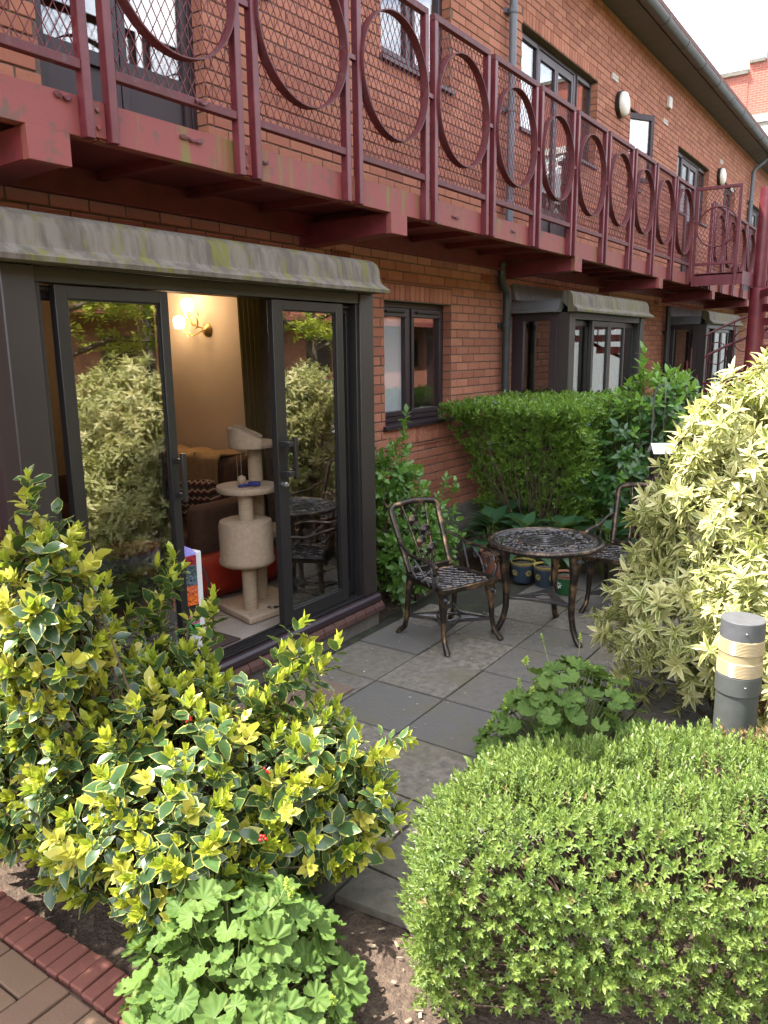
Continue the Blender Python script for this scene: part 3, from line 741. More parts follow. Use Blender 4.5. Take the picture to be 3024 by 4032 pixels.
for x, z, w in ((2.62, 2.80, .12), (2.66, 2.955, .07), (3.10, 2.79, .06), (5.05, 2.77, .08), (.98+1.0, 2.83, .07), (6.0, 2.78, .07)):   # curling paint flakes
    mb = MB(); n = 9; yb = RY-.0008 if z < 2.9 else RY-.042
    v = []
    for i in range(n): u = i/(n-1); d = random.uniform(.006, .018); v += [(x+w*(u-.5), yb, z+.006*math.sin(u*7)), (x+w*(u-.5), yb-d*.8, z-d+.006*math.sin(u*7)), (x+w*(u-.5), yb-d*.4-.003, z-d*1.4)]
    f = [(3*i+j, 3*i+3+j, 3*i+4+j, 3*i+1+j) for i in range(n-1) for j in (0, 1)]
    mb.add(v, f); o = part(mb, 'paint_flake', m_rail, bal); s_ = o.modifiers.new('solid', 'SOLIDIFY'); s_.thickness = .001
# ------------------------------------------------------------------ spiral stair at the far end
SX, SY = 12.55, 2.09
st = T('spiral_staircase', 'dark red spiral staircase joining the balcony beside the farthest bay', 'staircase', (SX, SY, 0))
mb = MB(); mb.tube([(SX, SY, 0), (SX, SY, 2.66)], .115, 20); part(mb, 'lower_column', m_redark, st, smooth=40)
mb = MB(); mb.tube([(SX, SY, 2.67), (SX, SY, 4.02)], .085, 20); part(mb, 'column', m_red, st, smooth=40)
mb = MB(); mb.box(11.62, 12.72, 2.16, RY-.05, 2.80, 2.83); mb.box(11.62, 11.63, 2.16, RY-.05, 2.665, 2.82); mb.box(11.62, 12.72, 2.15, 2.16, 2.665, 2.84); part(mb, 'landing', m_red, st)
# landing guard, plane X = 11.62
def guard(y0, y1, x):
    mb = MB()
    for y in (y0, y1): mb.box(x-.02, x+.02, y-.02, y+.02, 2.66, 3.90)
    mb.box(x-.02, x+.02, y0-.02, y1+.02, 3.9005, 3.94); mb.box(x-.018, x+.018, y0+.021, y1-.021, 2.93, 2.965)
    part(mb, 'landing_guard', m_red, st, bevel=.003)
    c = (y0+y1)/2; r = (y1-y0)/2-.015
    mb = MB(); mb.tube([(x-.01, c+r*math.cos(t), 3.42+r*math.sin(t)) for t in np.linspace(0, 2*PI, 36, endpoint=False)], .010, 6, closed=True); part(mb, 'ring', m_red, st, smooth=60)
    mb = MB(); k = -14
    while k < 14:
        for sg in (1, -1):
            ya = c+k*.05; z0, z1 = 2.966, 3.90; yb = ya+sg*(z1-z0)/1.75
            p, q = (ya, z0), (yb, z1)
            if p[0] > q[0]: p, q = q, p
            if q[0] > y0+.02 and p[0] < y1-.02:
                sl = (q[1]-p[1])/(q[0]-p[0])
                if p[0] < y0+.02: p = (y0+.02, p[1]+(y0+.02-p[0])*sl)
                if q[0] > y1-.02: q = (y1-.02, q[1]-(q[0]-y1+.02)*sl)
                if q[0]-p[0] > .01: mb.bar((x, p[0], p[1]), (x, q[0], q[1]), .005, .005)
        k += 1
    o = part(mb, 'wire_mesh', m_redm, st); o['kind'] = 'stuff'
guard(2.24, RY-.07, 11.60)
NT = 14; RAD = .92
A0 = R(200)
for i in range(NT):
    z = 2.62-i*.19; a = A0+i*R(27); a2 = a+R(30)
    if z < .1: break
    mb = MB(); v = [(SX+.12*math.cos(a), SY+.12*math.sin(a)), (SX+RAD*math.cos(a), SY+RAD*math.sin(a)), (SX+RAD*math.cos((a+a2)/2), SY+RAD*math.sin((a+a2)/2)), (SX+RAD*math.cos(a2), SY+RAD*math.sin(a2)), (SX+.12*math.cos(a2), SY+.12*math.sin(a2))]
    mb.extr(v, z-.03, z, 'z'); mb.bar((*v[0], z-.06), (*v[1], z-.06), .008, .10); part(mb, 'tread', m_redark, st)
    mb = MB(); mb.tube([(SX+(RAD-.02)*math.cos(a), SY+(RAD-.02)*math.sin(a), z-.1), (SX+(RAD-.02)*math.cos(a), SY+(RAD-.02)*math.sin(a), z+.92)], .012, 6); part(mb, 'baluster', m_red, st)
    if i > 7: continue
    cc = (SX+RAD*math.cos((a+a2)/2), SY+RAD*math.sin((a+a2)/2))
    mb = MB(); tx, ty = -math.sin((a+a2)/2), math.cos((a+a2)/2)
    mb.tube([(cc[0]+.17*tx*math.cos(t), cc[1]+.17*ty*math.cos(t), z+.45+.17*math.sin(t)) for t in np.linspace(0, 2*PI, 20, endpoint=False)], .009, 5, closed=True); part(mb, 'ring', m_red, st, smooth=60)
for hz, rr in ((.93, .018), (.60, .022), (.02, .03)):
    mb = MB(); mb.tube([(SX+RAD*math.cos(A0+u*R(27)), SY+RAD*math.sin(A0+u*R(27)), 2.62-u*.19+hz) for u in np.arange(0, 8.2, .3)], rr, 8); part(mb, 'handrail' if hz > .5 else 'stringer', m_red, st, smooth=60)

# ------------------------------------------------------------------ brick gable far beyond the terrace
def facebrick(name, c1, c2, mort, axis):
    mt, t, p, _ = nodes(name)
    g_ = nd(t, 'ShaderNodeNewGeometry'); sp = nd(t, 'ShaderNodeSeparateXYZ'); cb = nd(t, 'ShaderNodeCombineXYZ')
    t.links.new(g_.outputs['Position'], sp.inputs[0]); t.links.new(sp.outputs[axis], cb.inputs[0]); t.links.new(sp.outputs['Z'], cb.inputs[1])
    b = nd(t, 'ShaderNodeTexBrick'); b.inputs['Scale'].default_value = 1; b.inputs['Brick Width'].default_value = .225; b.inputs['Row Height'].default_value = .075; b.inputs['Mortar Size'].default_value = .006
    b.inputs['Color1'].default_value = (*c1, 1); b.inputs['Color2'].default_value = (*c2, 1); b.inputs['Mortar'].default_value = (*mort, 1)
    t.links.new(cb.outputs[0], b.inputs['Vector'])
    t.links.new(mixc(t, ramp(t, noise(t, 1.3, 4), .35, .7), b.outputs['Color'], mixc(t, .45, b.outputs['Color'], (.2, .09, .07))), p.inputs['Base Color']); p.inputs['Roughness'].default_value = .9
    bump(t, p, b.outputs['Fac'], -.3, .01)
    return mt
m_far = facebrick('far_gable_brick', (.36, .085, .055), (.28, .065, .045), (.30, .22, .18), 'Y')
gb = T('gable_building', 'taller old brick building with stepped parapet rising beyond the terrace', 'building', (30, 3, 0))
mb = MB(); mb.box(30, 44, 5.85, 16, 0, 10.65); mb.box(30.02, 44, -6, 5.849, 0, 10.95); mb.box(30.04, 44, -6, 5.35, 10.951, 11.6); part(mb, 'wall', m_far, gb)
mb = MB(); mb.box(29.9, 30.5, 5.85, 16.1, 10.651, 10.78); mb.box(29.92, 30.5, 5.36, 5.849, 10.952, 11.05); mb.box(29.94, 30.5, -6, 5.35, 11.601, 11.72); part(mb, 'coping', m_conc, gb)
mb = MB(); mb.box(29.5, 29.98, -6, 5.9, 9.0, 9.22); mb.box(29.7, 29.98, -6, 5.95, 8.85, 8.999); part(mb, 'stone_band', M('pale_stone', (.55, .52, .47), .8), gb)
mb = MB(); mb.add([(25.5, -6, 7.4), (25.5, 6.3, 7.4), (29.49, 6.3, 8.84), (29.49, -6, 8.84), (25.5, -6, 0), (25.5, 6.3, 0), (29.49, 6.3, 0), (29.49, -6, 0)], [(0,1,2,3),(7,6,5,4),(0,4,5,1),(1,5,6,2),(2,6,7,3),(3,7,4,0)]); part(mb, 'glazed_roof', M('grey_glazing', (.30, .32, .35), .25), gb)
mb = MB()
for i in range(12): y = -5.6+i*1.0; mb.bar((25.45, y, 7.43), (29.45, y, 8.87), .06, .05)
part(mb, 'glazing_bar', m_white, gb)

# ------------------------------------------------------------------ building across the courtyard (seen in the glass)
OY = -9.5
m_opp = facebrick('opposite_brick', (.42, .145, .08), (.34, .11, .06), (.20, .15, .12), 'X')
ob = T('brick_building', 'brick wing across the courtyard mirrored in the sliding glass doors', 'building', (8, OY, 0))
mb = MB(); mb.box(-14, 48, OY-6, OY, 0, 5.9); part(mb, 'wall', m_opp, ob)
mb = MB(); mb.extr([(OY+.5, 5.905), (OY+.5, 6.05), (OY-3, 8.0), (OY-6.5, 6.05), (OY-6.5, 5.905)], -14.3, 48.3); part(mb, 'roof', m_tile, ob)
for i in range(8):
    x = -9.3+i*7.4
    mb = MB(); mb.box(x, x+2.4, OY+.002, OY+.6, 0, 2.2); part(mb, 'bay', m_wood, ob)
    mb = MB(); mb.box(x-.1, x+2.5, OY+.004, OY+.72, 2.202, 2.42); part(mb, 'canopy', m_canopy, ob, bevel=.03)
    for k in range(4): mb = MB(); mb.box(x+.12+k*.56, x+.60+k*.56, OY+.602, OY+.607, .3, 2.1); part(mb, 'pane', m_gwin, ob)
    mb = MB(); mb.box(x+5.7, x+6.7, OY+.002, OY+.03, 1.2, 2.25); part(mb, 'window', m_black, ob)
    for xx, ww in ((x+.1, 2.1), (x+5.6, 1.1)): mb = MB(); mb.box(xx, xx+ww, OY+.002, OY+.03, 3.95, 4.95); part(mb, 'window', m_gwin if False else m_black, ob)
oba = T('balcony_walkway', 'red balcony on the brick wing across the courtyard', 'balcony', (8, OY+.75, 2.7))
mb = MB(); mb.box(-14, 48, OY+.01, OY+.75, 2.7, 2.86); part(mb, 'deck', m_fascia, oba)
mb = MB()
for i in range(40): x = -7.8+i*.85; mb.box(x-.025, x+.025, OY+.70, OY+.745, 2.861, 3.9)
mb.box(-8, 26, OY+.70, OY+.745, 3.901, 3.95); part(mb, 'railing', m_red, oba)

# ------------------------------------------------------------------ room behind the open doors
room = T('living_room', 'warm lamplit living room behind the open glass doors', 'room', (3, 3.6, .2))
mb = MB(); mb.box(1.0, 4.40, BY+.125, 6.39, .192, .215); part(mb, 'carpet', m_carpet, room)
mb = MB(); mb.box(4.35, 4.405, WY+.305, 6.39, .216, 2.46); part(mb, 'party_wall', m_plaster, room)
mb = MB(); mb.box(1.0, 4.345, 6.33, 6.385, .216, 2.46); part(mb, 'back_wall', m_plaster, room)
mb = MB(); mb.box(.95, .999, WY+.305, 6.39, .216, 2.46); part(mb, 'side_wall', m_plaster, room)
mb = MB(); mb.box(.95, 4.405, WY+.303, 6.39, 2.465, 2.495); mb.box(1.74, 4.18, BY+.125, WY+.30, 2.225, 2.245); part(mb, 'ceiling', m_white, room)
mb = MB(); mb.box(4.325, 4.349, WY+.31, 6.3, .216, .31); part(mb, 'skirting', m_white, room)
tag(B(MB().box(2.60, 3.02, 3.105, 3.33, .2165, .226), 'door_mat', M('brown_mat', (.05, .028, .025), 1.0, c2=(.035, .02, .018), sc=60, bmp=.5, bsc=250)), 'dark brown mat on the carpet just inside the open doors', 'mat')
# wall lamp with two lit shades
lp = T('wall_lamp', 'lit scrollwork wall lamp with two white glass shades glowing', 'wall lamp', (4.35, 4.66, 2.04))
mb = MB(); mb.lathe([(.05, 0), (.05, -.012), (.03, -.03), (.012, -.035)], (4.35, 4.66, 2.02), 20, 'x'); part(mb, 'wall_plate', M('gold_metal', (.55, .36, .14), .35, .8), lp, smooth=40)
m_gold = bpy.data.materials['gold_metal']
mb = MB()
def sp(c, r0, r1, a0, a1, n=22): return [(4.26, c[0]+(r0+(r1-r0)*i/(n-1))*math.cos(a0+(a1-a0)*i/(n-1)), c[1]+(r0+(r1-r0)*i/(n-1))*math.sin(a0+(a1-a0)*i/(n-1))) for i in range(n)]
mb.tube(sp((4.72, 2.06), .11, .03, -1.0, 4.5), .006, 6); mb.tube(sp((4.70, 2.10), .13, .05, -1.3, 2.6), .005, 6); mb.tube([(4.31, 4.66, 2.02), (4.24, 4.69, 1.98), (4.2, 4.76, 2.0), (4.2, 4.80, 2.05)], .006, 6)
mb.tube([(4.31, 4.66, 2.03), (4.25, 4.72, 2.06), (4.22, 4.74, 2.13), (4.22, 4.72, 2.17)], .006, 6); mb.tube([(4.26, 4.80, 2.27), (4.25, 4.83, 2.2), (4.25, 4.78, 2.12), (4.27, 4.70, 2.05)], [.003, .012, .008, .004], 6)
part(mb, 'scroll', m_gold, lp, smooth=60)
m_bulb = emis('lit_shade', (1.0, .72, .40), 7.0)
for c in ((4.21, 4.72, 2.205), (4.19, 4.80, 2.075)):
    mb = MB(); mb.lathe([(.012, -.045), (.034, -.04), (.042, -.01), (.044, .02), (.034, .045), (.012, .05)], c, 16); part(mb, 'shade', m_bulb, lp, smooth=60)
    ld = bpy.data.lights.new('lamp_glow', 'POINT'); ld.energy = 1.6; ld.color = (1.0, .69, .43); ld.shadow_soft_size = .05
    lo = bpy.data.objects.new('lamp_glow', ld); COL.objects.link(lo); lo.location = (c[0]-.075, c[1]+.02, c[2]+.03)
# vertical blinds drawn to the side
vb = T('vertical_blind', 'tan vertical blind gathered beside the open doors', 'blind', (4.05, 3.98, .3))
mb = MB(); mb.box(3.92, 4.34, 3.96, 4.0, 2.33, 2.37); part(mb, 'head_rail', m_white, vb)
for i in range(15):
    mb = MB(); x = 4.0+.0225*i; y = 3.975; an_ = R(70 if i % 2 else 40); w = .040; sl = .012*(14-i)*0
    p = [(x+w*math.cos(an_)*s_, y+w*math.sin(an_)*s_) for s_ in (-1, 1)]
    dx = .20*(i/14.0)*.0
    mb.add([(p[0][0], p[0][1], 2.325), (p[1][0], p[1][1], 2.325), (p[1][0]+.06, p[1][1], .28), (p[0][0]+.06, p[0][1], .28), (p[0][0], p[0][1]+.002, 2.325), (p[1][0], p[1][1]+.002, 2.325), (p[1][0]+.06, p[1][1]+.002, .28), (p[0][0]+.06, p[0][1]+.002, .28)], [(0,1,2,3),(7,6,5,4),(0,4,5,1),(1,5,6,2),(2,6,7,3),(3,7,4,0)])
    part(mb, 'slat', m_blind, vb)
# sofa along the party wall
sf_ = T('sofa', 'dark brown sofa against the lamplit wall', 'sofa', (3.95, 5.0, .215))
mb = MB(); mb.box(3.52, 4.30, 4.12, 6.0, .28, .60); part(mb, 'seat', m_sofa, sf_, bevel=.05, seg=3)
mb = MB(); mb.box(4.02, 4.32, 4.14, 5.98, .602, 1.08); part(mb, 'backrest', m_sofa, sf_, bevel=.09, seg=3)
for y in (3.98, 6.0): mb = MB(); mb.box(3.50, 4.31, y-.03, y+.12, .25, .82); part(mb, 'arm', m_sofa, sf_, bevel=.06, seg=3)
def cloth(nx, ny, fn, name, mat, parent=None, thick=.012):
    mb = MB(); v = [fn(i/(nx-1), j/(ny-1)) for i in range(nx) for j in range(ny)]
    mb.add(v, [(i*ny+j, (i+1)*ny+j, (i+1)*ny+j+1, i*ny+j+1) for i in range(nx-1) for j in range(ny-1)])
    o = B(mb, name, mat, parent, smooth=70); s_ = o.modifiers.new('solid', 'SOLIDIFY'); s_.thickness = thick; return o
def thr(u, v):
    y = 4.25+u*.75+.02*math.sin(v*9); s_ = v*.75
    if s_ < .3: return (4.01-.02+.01*math.sin(u*22), y, .80+s_*1.0+.0)
    if s_ < .55: return (4.0+(s_-.3)*1.2, y, 1.10+.012*math.sin(u*17+v*6))
    return (4.29, y, 1.09)
tag(cloth(26, 18, thr, 'throw_blanket', m_throw), 'tan throw folded over the back of the brown sofa', 'blanket')
mt, t_, p_, _ = nodes('zigzag_knit'); g_ = nd(t_, 'ShaderNodeNewGeometry'); sp_ = nd(t_, 'ShaderNodeSeparateXYZ'); t_.links.new(g_.outputs['Position'], sp_.inputs[0])
pp = nd(t_, 'ShaderNodeMath', operation='PINGPONG'); pp.inputs[1].default_value = .02; t_.links.new(sp_.outputs['Y'], pp.inputs[0])
ad_ = nd(t_, 'ShaderNodeMath', operation='ADD'); t_.links.new(pp.outputs[0], ad_.inputs[0]); t_.links.new(sp_.outputs['Z'], ad_.inputs[1])
ml = nd(t_, 'ShaderNodeMath', operation='MODULO'); ml.inputs[1].default_value = .06; t_.links.new(ad_.outputs[0], ml.inputs[0])
ml2 = nd(t_, 'ShaderNodeMath', operation='DIVIDE'); ml2.inputs[1].default_value = .06; t_.links.new(ml.outputs[0], ml2.inputs[0])
r_ = nd(t_, 'ShaderNodeValToRGB'); cr = r_.color_ramp; cr.interpolation = 'CONSTANT'; cr.elements[0].color = (.03, .018, .015, 1); cr.elements[1].position = .35; cr.elements[1].color = (.16, .03, .03, 1)
e = cr.elements.new(.6); e.color = (.55, .42, .25, 1); e = cr.elements.new(.75); e.color = (.10, .05, .02, 1)
t_.links.new(ml2.outputs[0], r_.inputs[0]); t_.links.new(r_.outputs[0], p_.inputs['Base Color']); p_.inputs['Roughness'].default_value = .95; m_zig = mt
def pillow(c, w, h, d, rx, rz, name, mat, label):
    mb = MB(); n = 12; vs = []
    for sgn in (1, -1):
        for i in range(n):
            for j in range(n):
                u, v = -1+2*i/(n-1), -1+2*j/(n-1); q = max(0, (1-u**4)*(1-v**4))**.5
                vs.append((u*w/2*(1-.08*(v*v)), sgn*d/2*q, v*h/2*(1-.08*u*u)))
    fs = [(s_*n*n+i*n+j, s_*n*n+(i+1)*n+j, s_*n*n+(i+1)*n+j+1, s_*n*n+i*n+j+1) for s_ in (0, 1) for i in range(n-1) for j in range(n-1)]
    mb.add(vs, fs); o = B(mb, name, mat, smooth=70); o.location = c; o.rotation_euler = (rx, 0, rz); return tag(o, label, 'cushion')
pillow((3.86, 4.36, .78), .42, .38, .16, R(28), R(-68), 'cushion', m_zig, 'zigzag striped knitted cushion leaning on the brown sofa')
# low white unit with a crocheted blanket
wu = T('white_unit', 'white low cabinet standing just inside behind the open glass leaf', 'cabinet', (2.3, 3.3, .215))
mb = MB(); mb.box(2.08, 2.785, 3.13, 3.50, .217, .80); part(mb, 'carcass', m_white, wu, bevel=.008)
mt, t_, p_, _ = nodes('crochet_stripes'); g_ = nd(t_, 'ShaderNodeNewGeometry'); sp_ = nd(t_, 'ShaderNodeSeparateXYZ'); t_.links.new(g_.outputs['Position'], sp_.inputs[0])
mr = nd(t_, 'ShaderNodeMapRange'); mr.inputs['From Min'].default_value = .35; mr.inputs['From Max'].default_value = .90; t_.links.new(sp_.outputs['Z'], mr.inputs['Value'])
r_ = nd(t_, 'ShaderNodeValToRGB'); cr = r_.color_ramp; cr.interpolation = 'CONSTANT'
cols = [(.04, .45, .10), (.55, .12, .30), (.03, .02, .02), (.75, .16, .02), (.65, .14, .05), (.10, .14, .16), (.07, .10, .11), (.30, .02, .03), (.33, .30, .72), (.34, .02, .04)]
cr.elements[0].color = (*cols[0], 1); cr.elements[1].position = .1; cr.elements[1].color = (*cols[1], 1)
for i in range(2, 10): e = cr.elements.new(i/10); e.color = (*cols[i], 1)
t_.links.new(mr.outputs[0], r_.inputs[0]); t_.links.new(r_.outputs[0], p_.inputs['Base Color']); p_.inputs['Roughness'].default_value = .95
wv = nd(t_, 'ShaderNodeTexVoronoi'); wv.inputs['Scale'].default_value = 70; t_.links.new(g_.outputs['Position'], wv.inputs['Vector']); bump(t_, p_, wv.outputs['Distance'], .9, .01); m_croc = mt
def cro(u, v):
    x = 2.10+u*.63; s_ = v*.98
    if s_ < .45: return (x, 3.118+.006*math.sin(u*30), .36+s_)
    if s_ < .9: return (x, 3.118+(s_-.45), .815+.07*math.exp(-((u-.55)/.4)**2)*math.sin(min(1, (s_-.45)/.42)*PI)+.004*math.sin(u*25))
    return (x, 3.51, .80-(s_-.9))
cb_ = tag(cloth(34, 30, cro, 'crochet_blanket', m_croc, thick=.014), 'multicoloured crocheted blanket draped over the white cabinet', 'blanket')
# cat tree
ct = T('cat_tree', 'beige plush cat tree with barrel, round shelf and top perch', 'cat tree', (3.45, 3.42, .215))
mb = MB(); q = [(3.22, 3.22), (3.70, 3.17), (3.80, 3.58), (3.335, 3.66)]; mb.extr(q, .2165, .262, 'z'); part(mb, 'base', m_cat, ct, bevel=.012, seg=3)
mb = MB(); mb.tube([(3.36, 3.35, .262), (3.36, 3.35, 1.0)], .046, 16); part(mb, 'post', m_rope, ct, smooth=40)
mb = MB(); mb.tube([(3.58, 3.47, .262), (3.58, 3.47, 1.30)], .046, 16); part(mb, 'post', m_rope, ct, smooth=40)
mb = MB(); mb.lathe([(.02, .545), (.15, .545), (.172, .56), (.175, .58), (.166, .60), (.168, .80), (.160, .825), (.13, .835), (.02, .835)], (3.385, 3.385, 0), 32); part(mb, 'barrel', m_cat, ct, smooth=50)
mb = MB(); mb.lathe([(.02, 1.002), (.185, 1.002), (.195, 1.02), (.19, 1.038), (.02, 1.042)], (3.43, 3.40, 0), 32); part(mb, 'round_shelf', m_cat, ct, smooth=50)
mb = MB(); mb.lathe([(.02, 1.262), (.135, 1.262), (.145, 1.28), (.13, 1.30), (.02, 1.30)], (3.55, 3.45, 0), 32); part(mb, 'perch', m_cat, ct, smooth=50)
mb = MB(); N = 26; vs = []
for i in range(N):
    a = R(20)+R(225)*i/(N-1); hh = .105*min(1, .35+1.6*min(i, N-1-i)/(N-1)*1.6)
    for r_o, z in ((.155, 1.258), (.16, 1.285+hh), (.128, 1.285+hh), (.125, 1.27)): vs.append((3.55+r_o*math.cos(a), 3.45+r_o*math.sin(a), z))
mb.add(vs, [(i*4+j, i*4+(j+1) % 4, (i+1)*4+(j+1) % 4, (i+1)*4+j) for i in range(N-1) for j in range(4)]+[(0,1,2,3), tuple((N-1)*4+j for j in (3,2,1,0))]); part(mb, 'perch_rim', m_cat, ct, smooth=60, bevel=.008)
mb = MB(); mb.box(3.62, 3.86, 3.38, 3.60, .655, .70); part(mb, 'step', m_cat, ct, bevel=.012)
mb = MB()
for dx, dy, z in ((-.135, -.02, 1.06), (-.10, .05, 1.03)): mb.tube([(3.55+dx, 3.45+dy, z), (3.55+dx, 3.45+dy, 1.26)], .0015, 4)
part(mb, 'cord', m_rope, ct)
mb = MB(); mb.lathe([(.003, 1.04), (.022, 1.05), (.028, 1.07), (.022, 1.09), (.003, 1.10)], (3.415, 3.43, 0), 14); part(mb, 'pompom', m_cat, ct, smooth=60)
mb = MB()
for a, b, r in ((0, 0, .022), (-.045, .01, .009), (-.04, .032, .009), (-.035, -.014, .009), (-.018, .04, .009)): mb.lathe([(.001, .2635), (r, .2632), (r*.9, .2645), (.001, .265)], (3.47+a*.8-b*.2, 3.235+b, 0), 12)
part(mb, 'paw_print', m_black, ct)
mb = MB(); mb.bar((3.31, 3.36, 1.052), (3.40, 3.31, 1.058), .022, .014); mb.bar((3.385, 3.345, 1.06), (3.425, 3.285, 1.06), .05, .02)
tag(B(mb, 'pet_brush', m_navy, bevel=.004), 'dark blue pet brush lying on the round shelf of the cat tree', 'brush')
tn = T('play_tunnel', 'red nylon cat play tunnel lying on the carpet behind the cat tree', 'tunnel', (3.4, 3.86, .216))
mb = MB(); a0, a1 = Vector((3.00, 3.86, .372)), Vector((3.98, 3.80, .372)); mb.tube([a0.lerp(a1, i/12) for i in range(13)], [.15+(.004 if i % 4 == 0 else 0) for i in range(13)], 26)
mb.f = mb.f[:-2]; o = part(mb, 'skin', m_tunnel, tn, smooth=60); s_ = o.modifiers.new('solid', 'SOLIDIFY'); s_.thickness = .004
for u in (0, .33, .66, 1): 
    c = a0.lerp(a1, u); mb = MB(); mb.tube([(c.x, c.y+.154*math.cos(t), c.z+.154*math.sin(t)) for t in np.linspace(0, 2*PI, 28, endpoint=False)], .007, 6, closed=True); part(mb, 'hoop', m_gut, tn, smooth=60)
# ================================================================== patio furniture
def rose(mb, c, r, ax='y', d=-1):
    pr = []
    for i in range(9):
        rr = r*(1-i/9); pr.append((rr, d*(.004+.012*(i/9)+(.004 if i % 2 else 0))))
    mb.lathe([(r*.9, 0)]+pr, c, 12, ax)
def make_chair(label, group):
    t = T('garden_chair', label, 'chair', (0, 0, 0), 0, group)
    LZ = dict(local=True)
    # local frame: front at -Y, seat height .41
    def P(mb, name, mat, **kw): return B(mb, name, mat, t, local=True, **kw)
    out = [(-.235, -.215), (-.20, -.235), (.20, -.235), (.235, -.215), (.205, .19), (.17, .215), (-.17, .215), (-.205, .19)]
    mb = MB(); n = len(out); inn = [(x*.84, y*.84) for x, y in out]
    v = [(*p, .382) for p in out]+[(*p, .418) for p in out]+[(*p, .412) for p in inn]+[(*p, .382) for p in inn]
    f = []
    for i in range(n):
        j = (i+1) % n; f += [(i, j, n+j, n+i), (n+i, n+j, 2*n+j, 2*n+i), (2*n+i, 2*n+j, 3*n+j, 3*n+i), (3*n+i, 3*n+j, j, i)]
    mb.add(v, f); P(mb, 'seat_frame', m_bronze, bevel=.006)
    mb = MB()
    for k in range(10):
        y0_ = -.185+k*.0405
        lim = .192-(y0_+.2)*.07
        xs = np.linspace(-lim, lim, 40)
        mb.tube([(x, y0_+.0165*math.sin(2*PI*x/.062+(PI if k % 2 else 0)), .405-.010*(1-(x/.2)**2)*(1-(y0_/.2)**2)) for x in xs], .0058, 5)
    P(mb, 'seat', m_bronzed, smooth=50)
    # back frame: round-topped loop leaning back
    def bk(x, s_): return (x, .195+s_*.19, .425+s_*.425)
    loop = []
    for s_ in np.linspace(0, .86, 8): loop.append(bk(-(.172+.028*s_), s_))
    for a in np.linspace(PI, PI/2, 5)[1:]: loop.append(bk(-.145+.052*math.cos(a), .87+.10*math.sin(a)))
    loop += [bk(-.07, .992), bk(0, 1.0), bk(.07, .992)]
    full = loop+[bk(-x+0, 0) if False else (-p[0], p[1], p[2]) for p, x in zip(reversed(loop[:-2]), range(99))]
    mb = MB(); mb.tube(full, .0165, 10, sx=1.25, up=(0, 1, -.4)); P(mb, 'back_frame', m_bronze, smooth=50)
    mb = MB(); mb.bar(bk(-.175, .02), bk(.175, .02), .026, .035); P(mb, 'back_rail', m_bronze, bevel=.005)
    for sg in (-1, 1):
        mb = MB(); mb.tube([bk(sg*(.055+.045*u**1.6), .05+.91*u) for u in np.linspace(0, 1, 9)], .0075, 8); P(mb, 'splat_bar', m_bronze, smooth=50)
    for k, (x, s_) in enumerate(((-.045, .72), (.03, .56), (-.025, .40), (.045, .28))):
        mb = MB(); p = bk(x, s_); rose(mb, (p[0], p[1]-.010, p[2]), .042); P(mb, 'rose', m_bronze, smooth=50)
    mb = MB()
    for pts in ([(.0, .05), (-.02, .22), (.0, .4), (.01, .6), (.0, .78), (-.03, .9)], [(.0, .78), (.03, .86), (.05, .95)], [(.01, .05), (.03, .2), (.04, .3)], [(0, .45), (-.02, .6), (-.045, .72)]): mb.tube([bk(*p) for p in pts], .004, 6)
    for x, s_, a in ((-.06, .92, 2.4), (-.01, .95, 1.6), (.055, .93, .9), (.06, .8, .2), (-.015, .80, 2.5), (.055, .46, .7), (-.06, .58, 3.3), (-.04, .26, 2.6), (.0, .2, .9), (.05, .14, .6), (-.045, .1, 2.3)):
        c = Vector(bk(x, s_)); d = Vector((math.cos(a), 0, math.sin(a))); nrm = Vector((-math.sin(a), 0, math.cos(a)))
        q = [c-d*.024, c+nrm*.011, c+d*.026, c-nrm*.011]; fr = Vector((0, -.008, 0))
        mb.add([*q, *[p+fr for p in q]], [(0,1,2,3), (7,6,5,4), (0,4,5,1), (1,5,6,2), (2,6,7,3), (3,7,4,0)])
    P(mb, 'vine', m_bronze)
    # arms
    for sg in (-1, 1):
        pts = [bk(sg*.195, .50), (sg*.225, .22, .62), (sg*.248, .10, .575), (sg*.258, -.03, .575), (sg*.258, -.13, .57), (sg*.258, -.185, .545), (sg*.258, -.19, .515), (sg*.258, -.165, .50), (sg*.258, -.148, .515), (sg*.258, -.155, .53)]
        mb = MB(); mb.tube(pts, [.009, .009, .010, .012, .014, .014, .012, .010, .008, .006], 10, sx=1.4, up=(0, 0, 1)); a_ = P(mb, 'armrest', m_bronze, smooth=50)
        mb = MB(); mb.tube([(sg*.258, -.14, .555), (sg*.262, -.165, .47), (sg*.25, -.16, .42), (sg*.225, -.12, .39)], [.009, .010, .013, .011], 8, sx=1.3)
        mb.tube([(sg*.252, .06, .565), (sg*.25, -.02, .50), (sg*.24, -.07, .43), (sg*.225, -.08, .40)], .006, 6); mb.tube([(sg*.24, .14, .58), (sg*.235, .10, .48), (sg*.22, .06, .42)], .006, 6)
        for y, z in ((.03, .51), (-.10, .50), (-.06, .445)): rose(mb, (sg*.25, y, z), .024, 'x', sg)
        B(mb, 'arm_support', m_bronzed, a_, local=True, smooth=50)
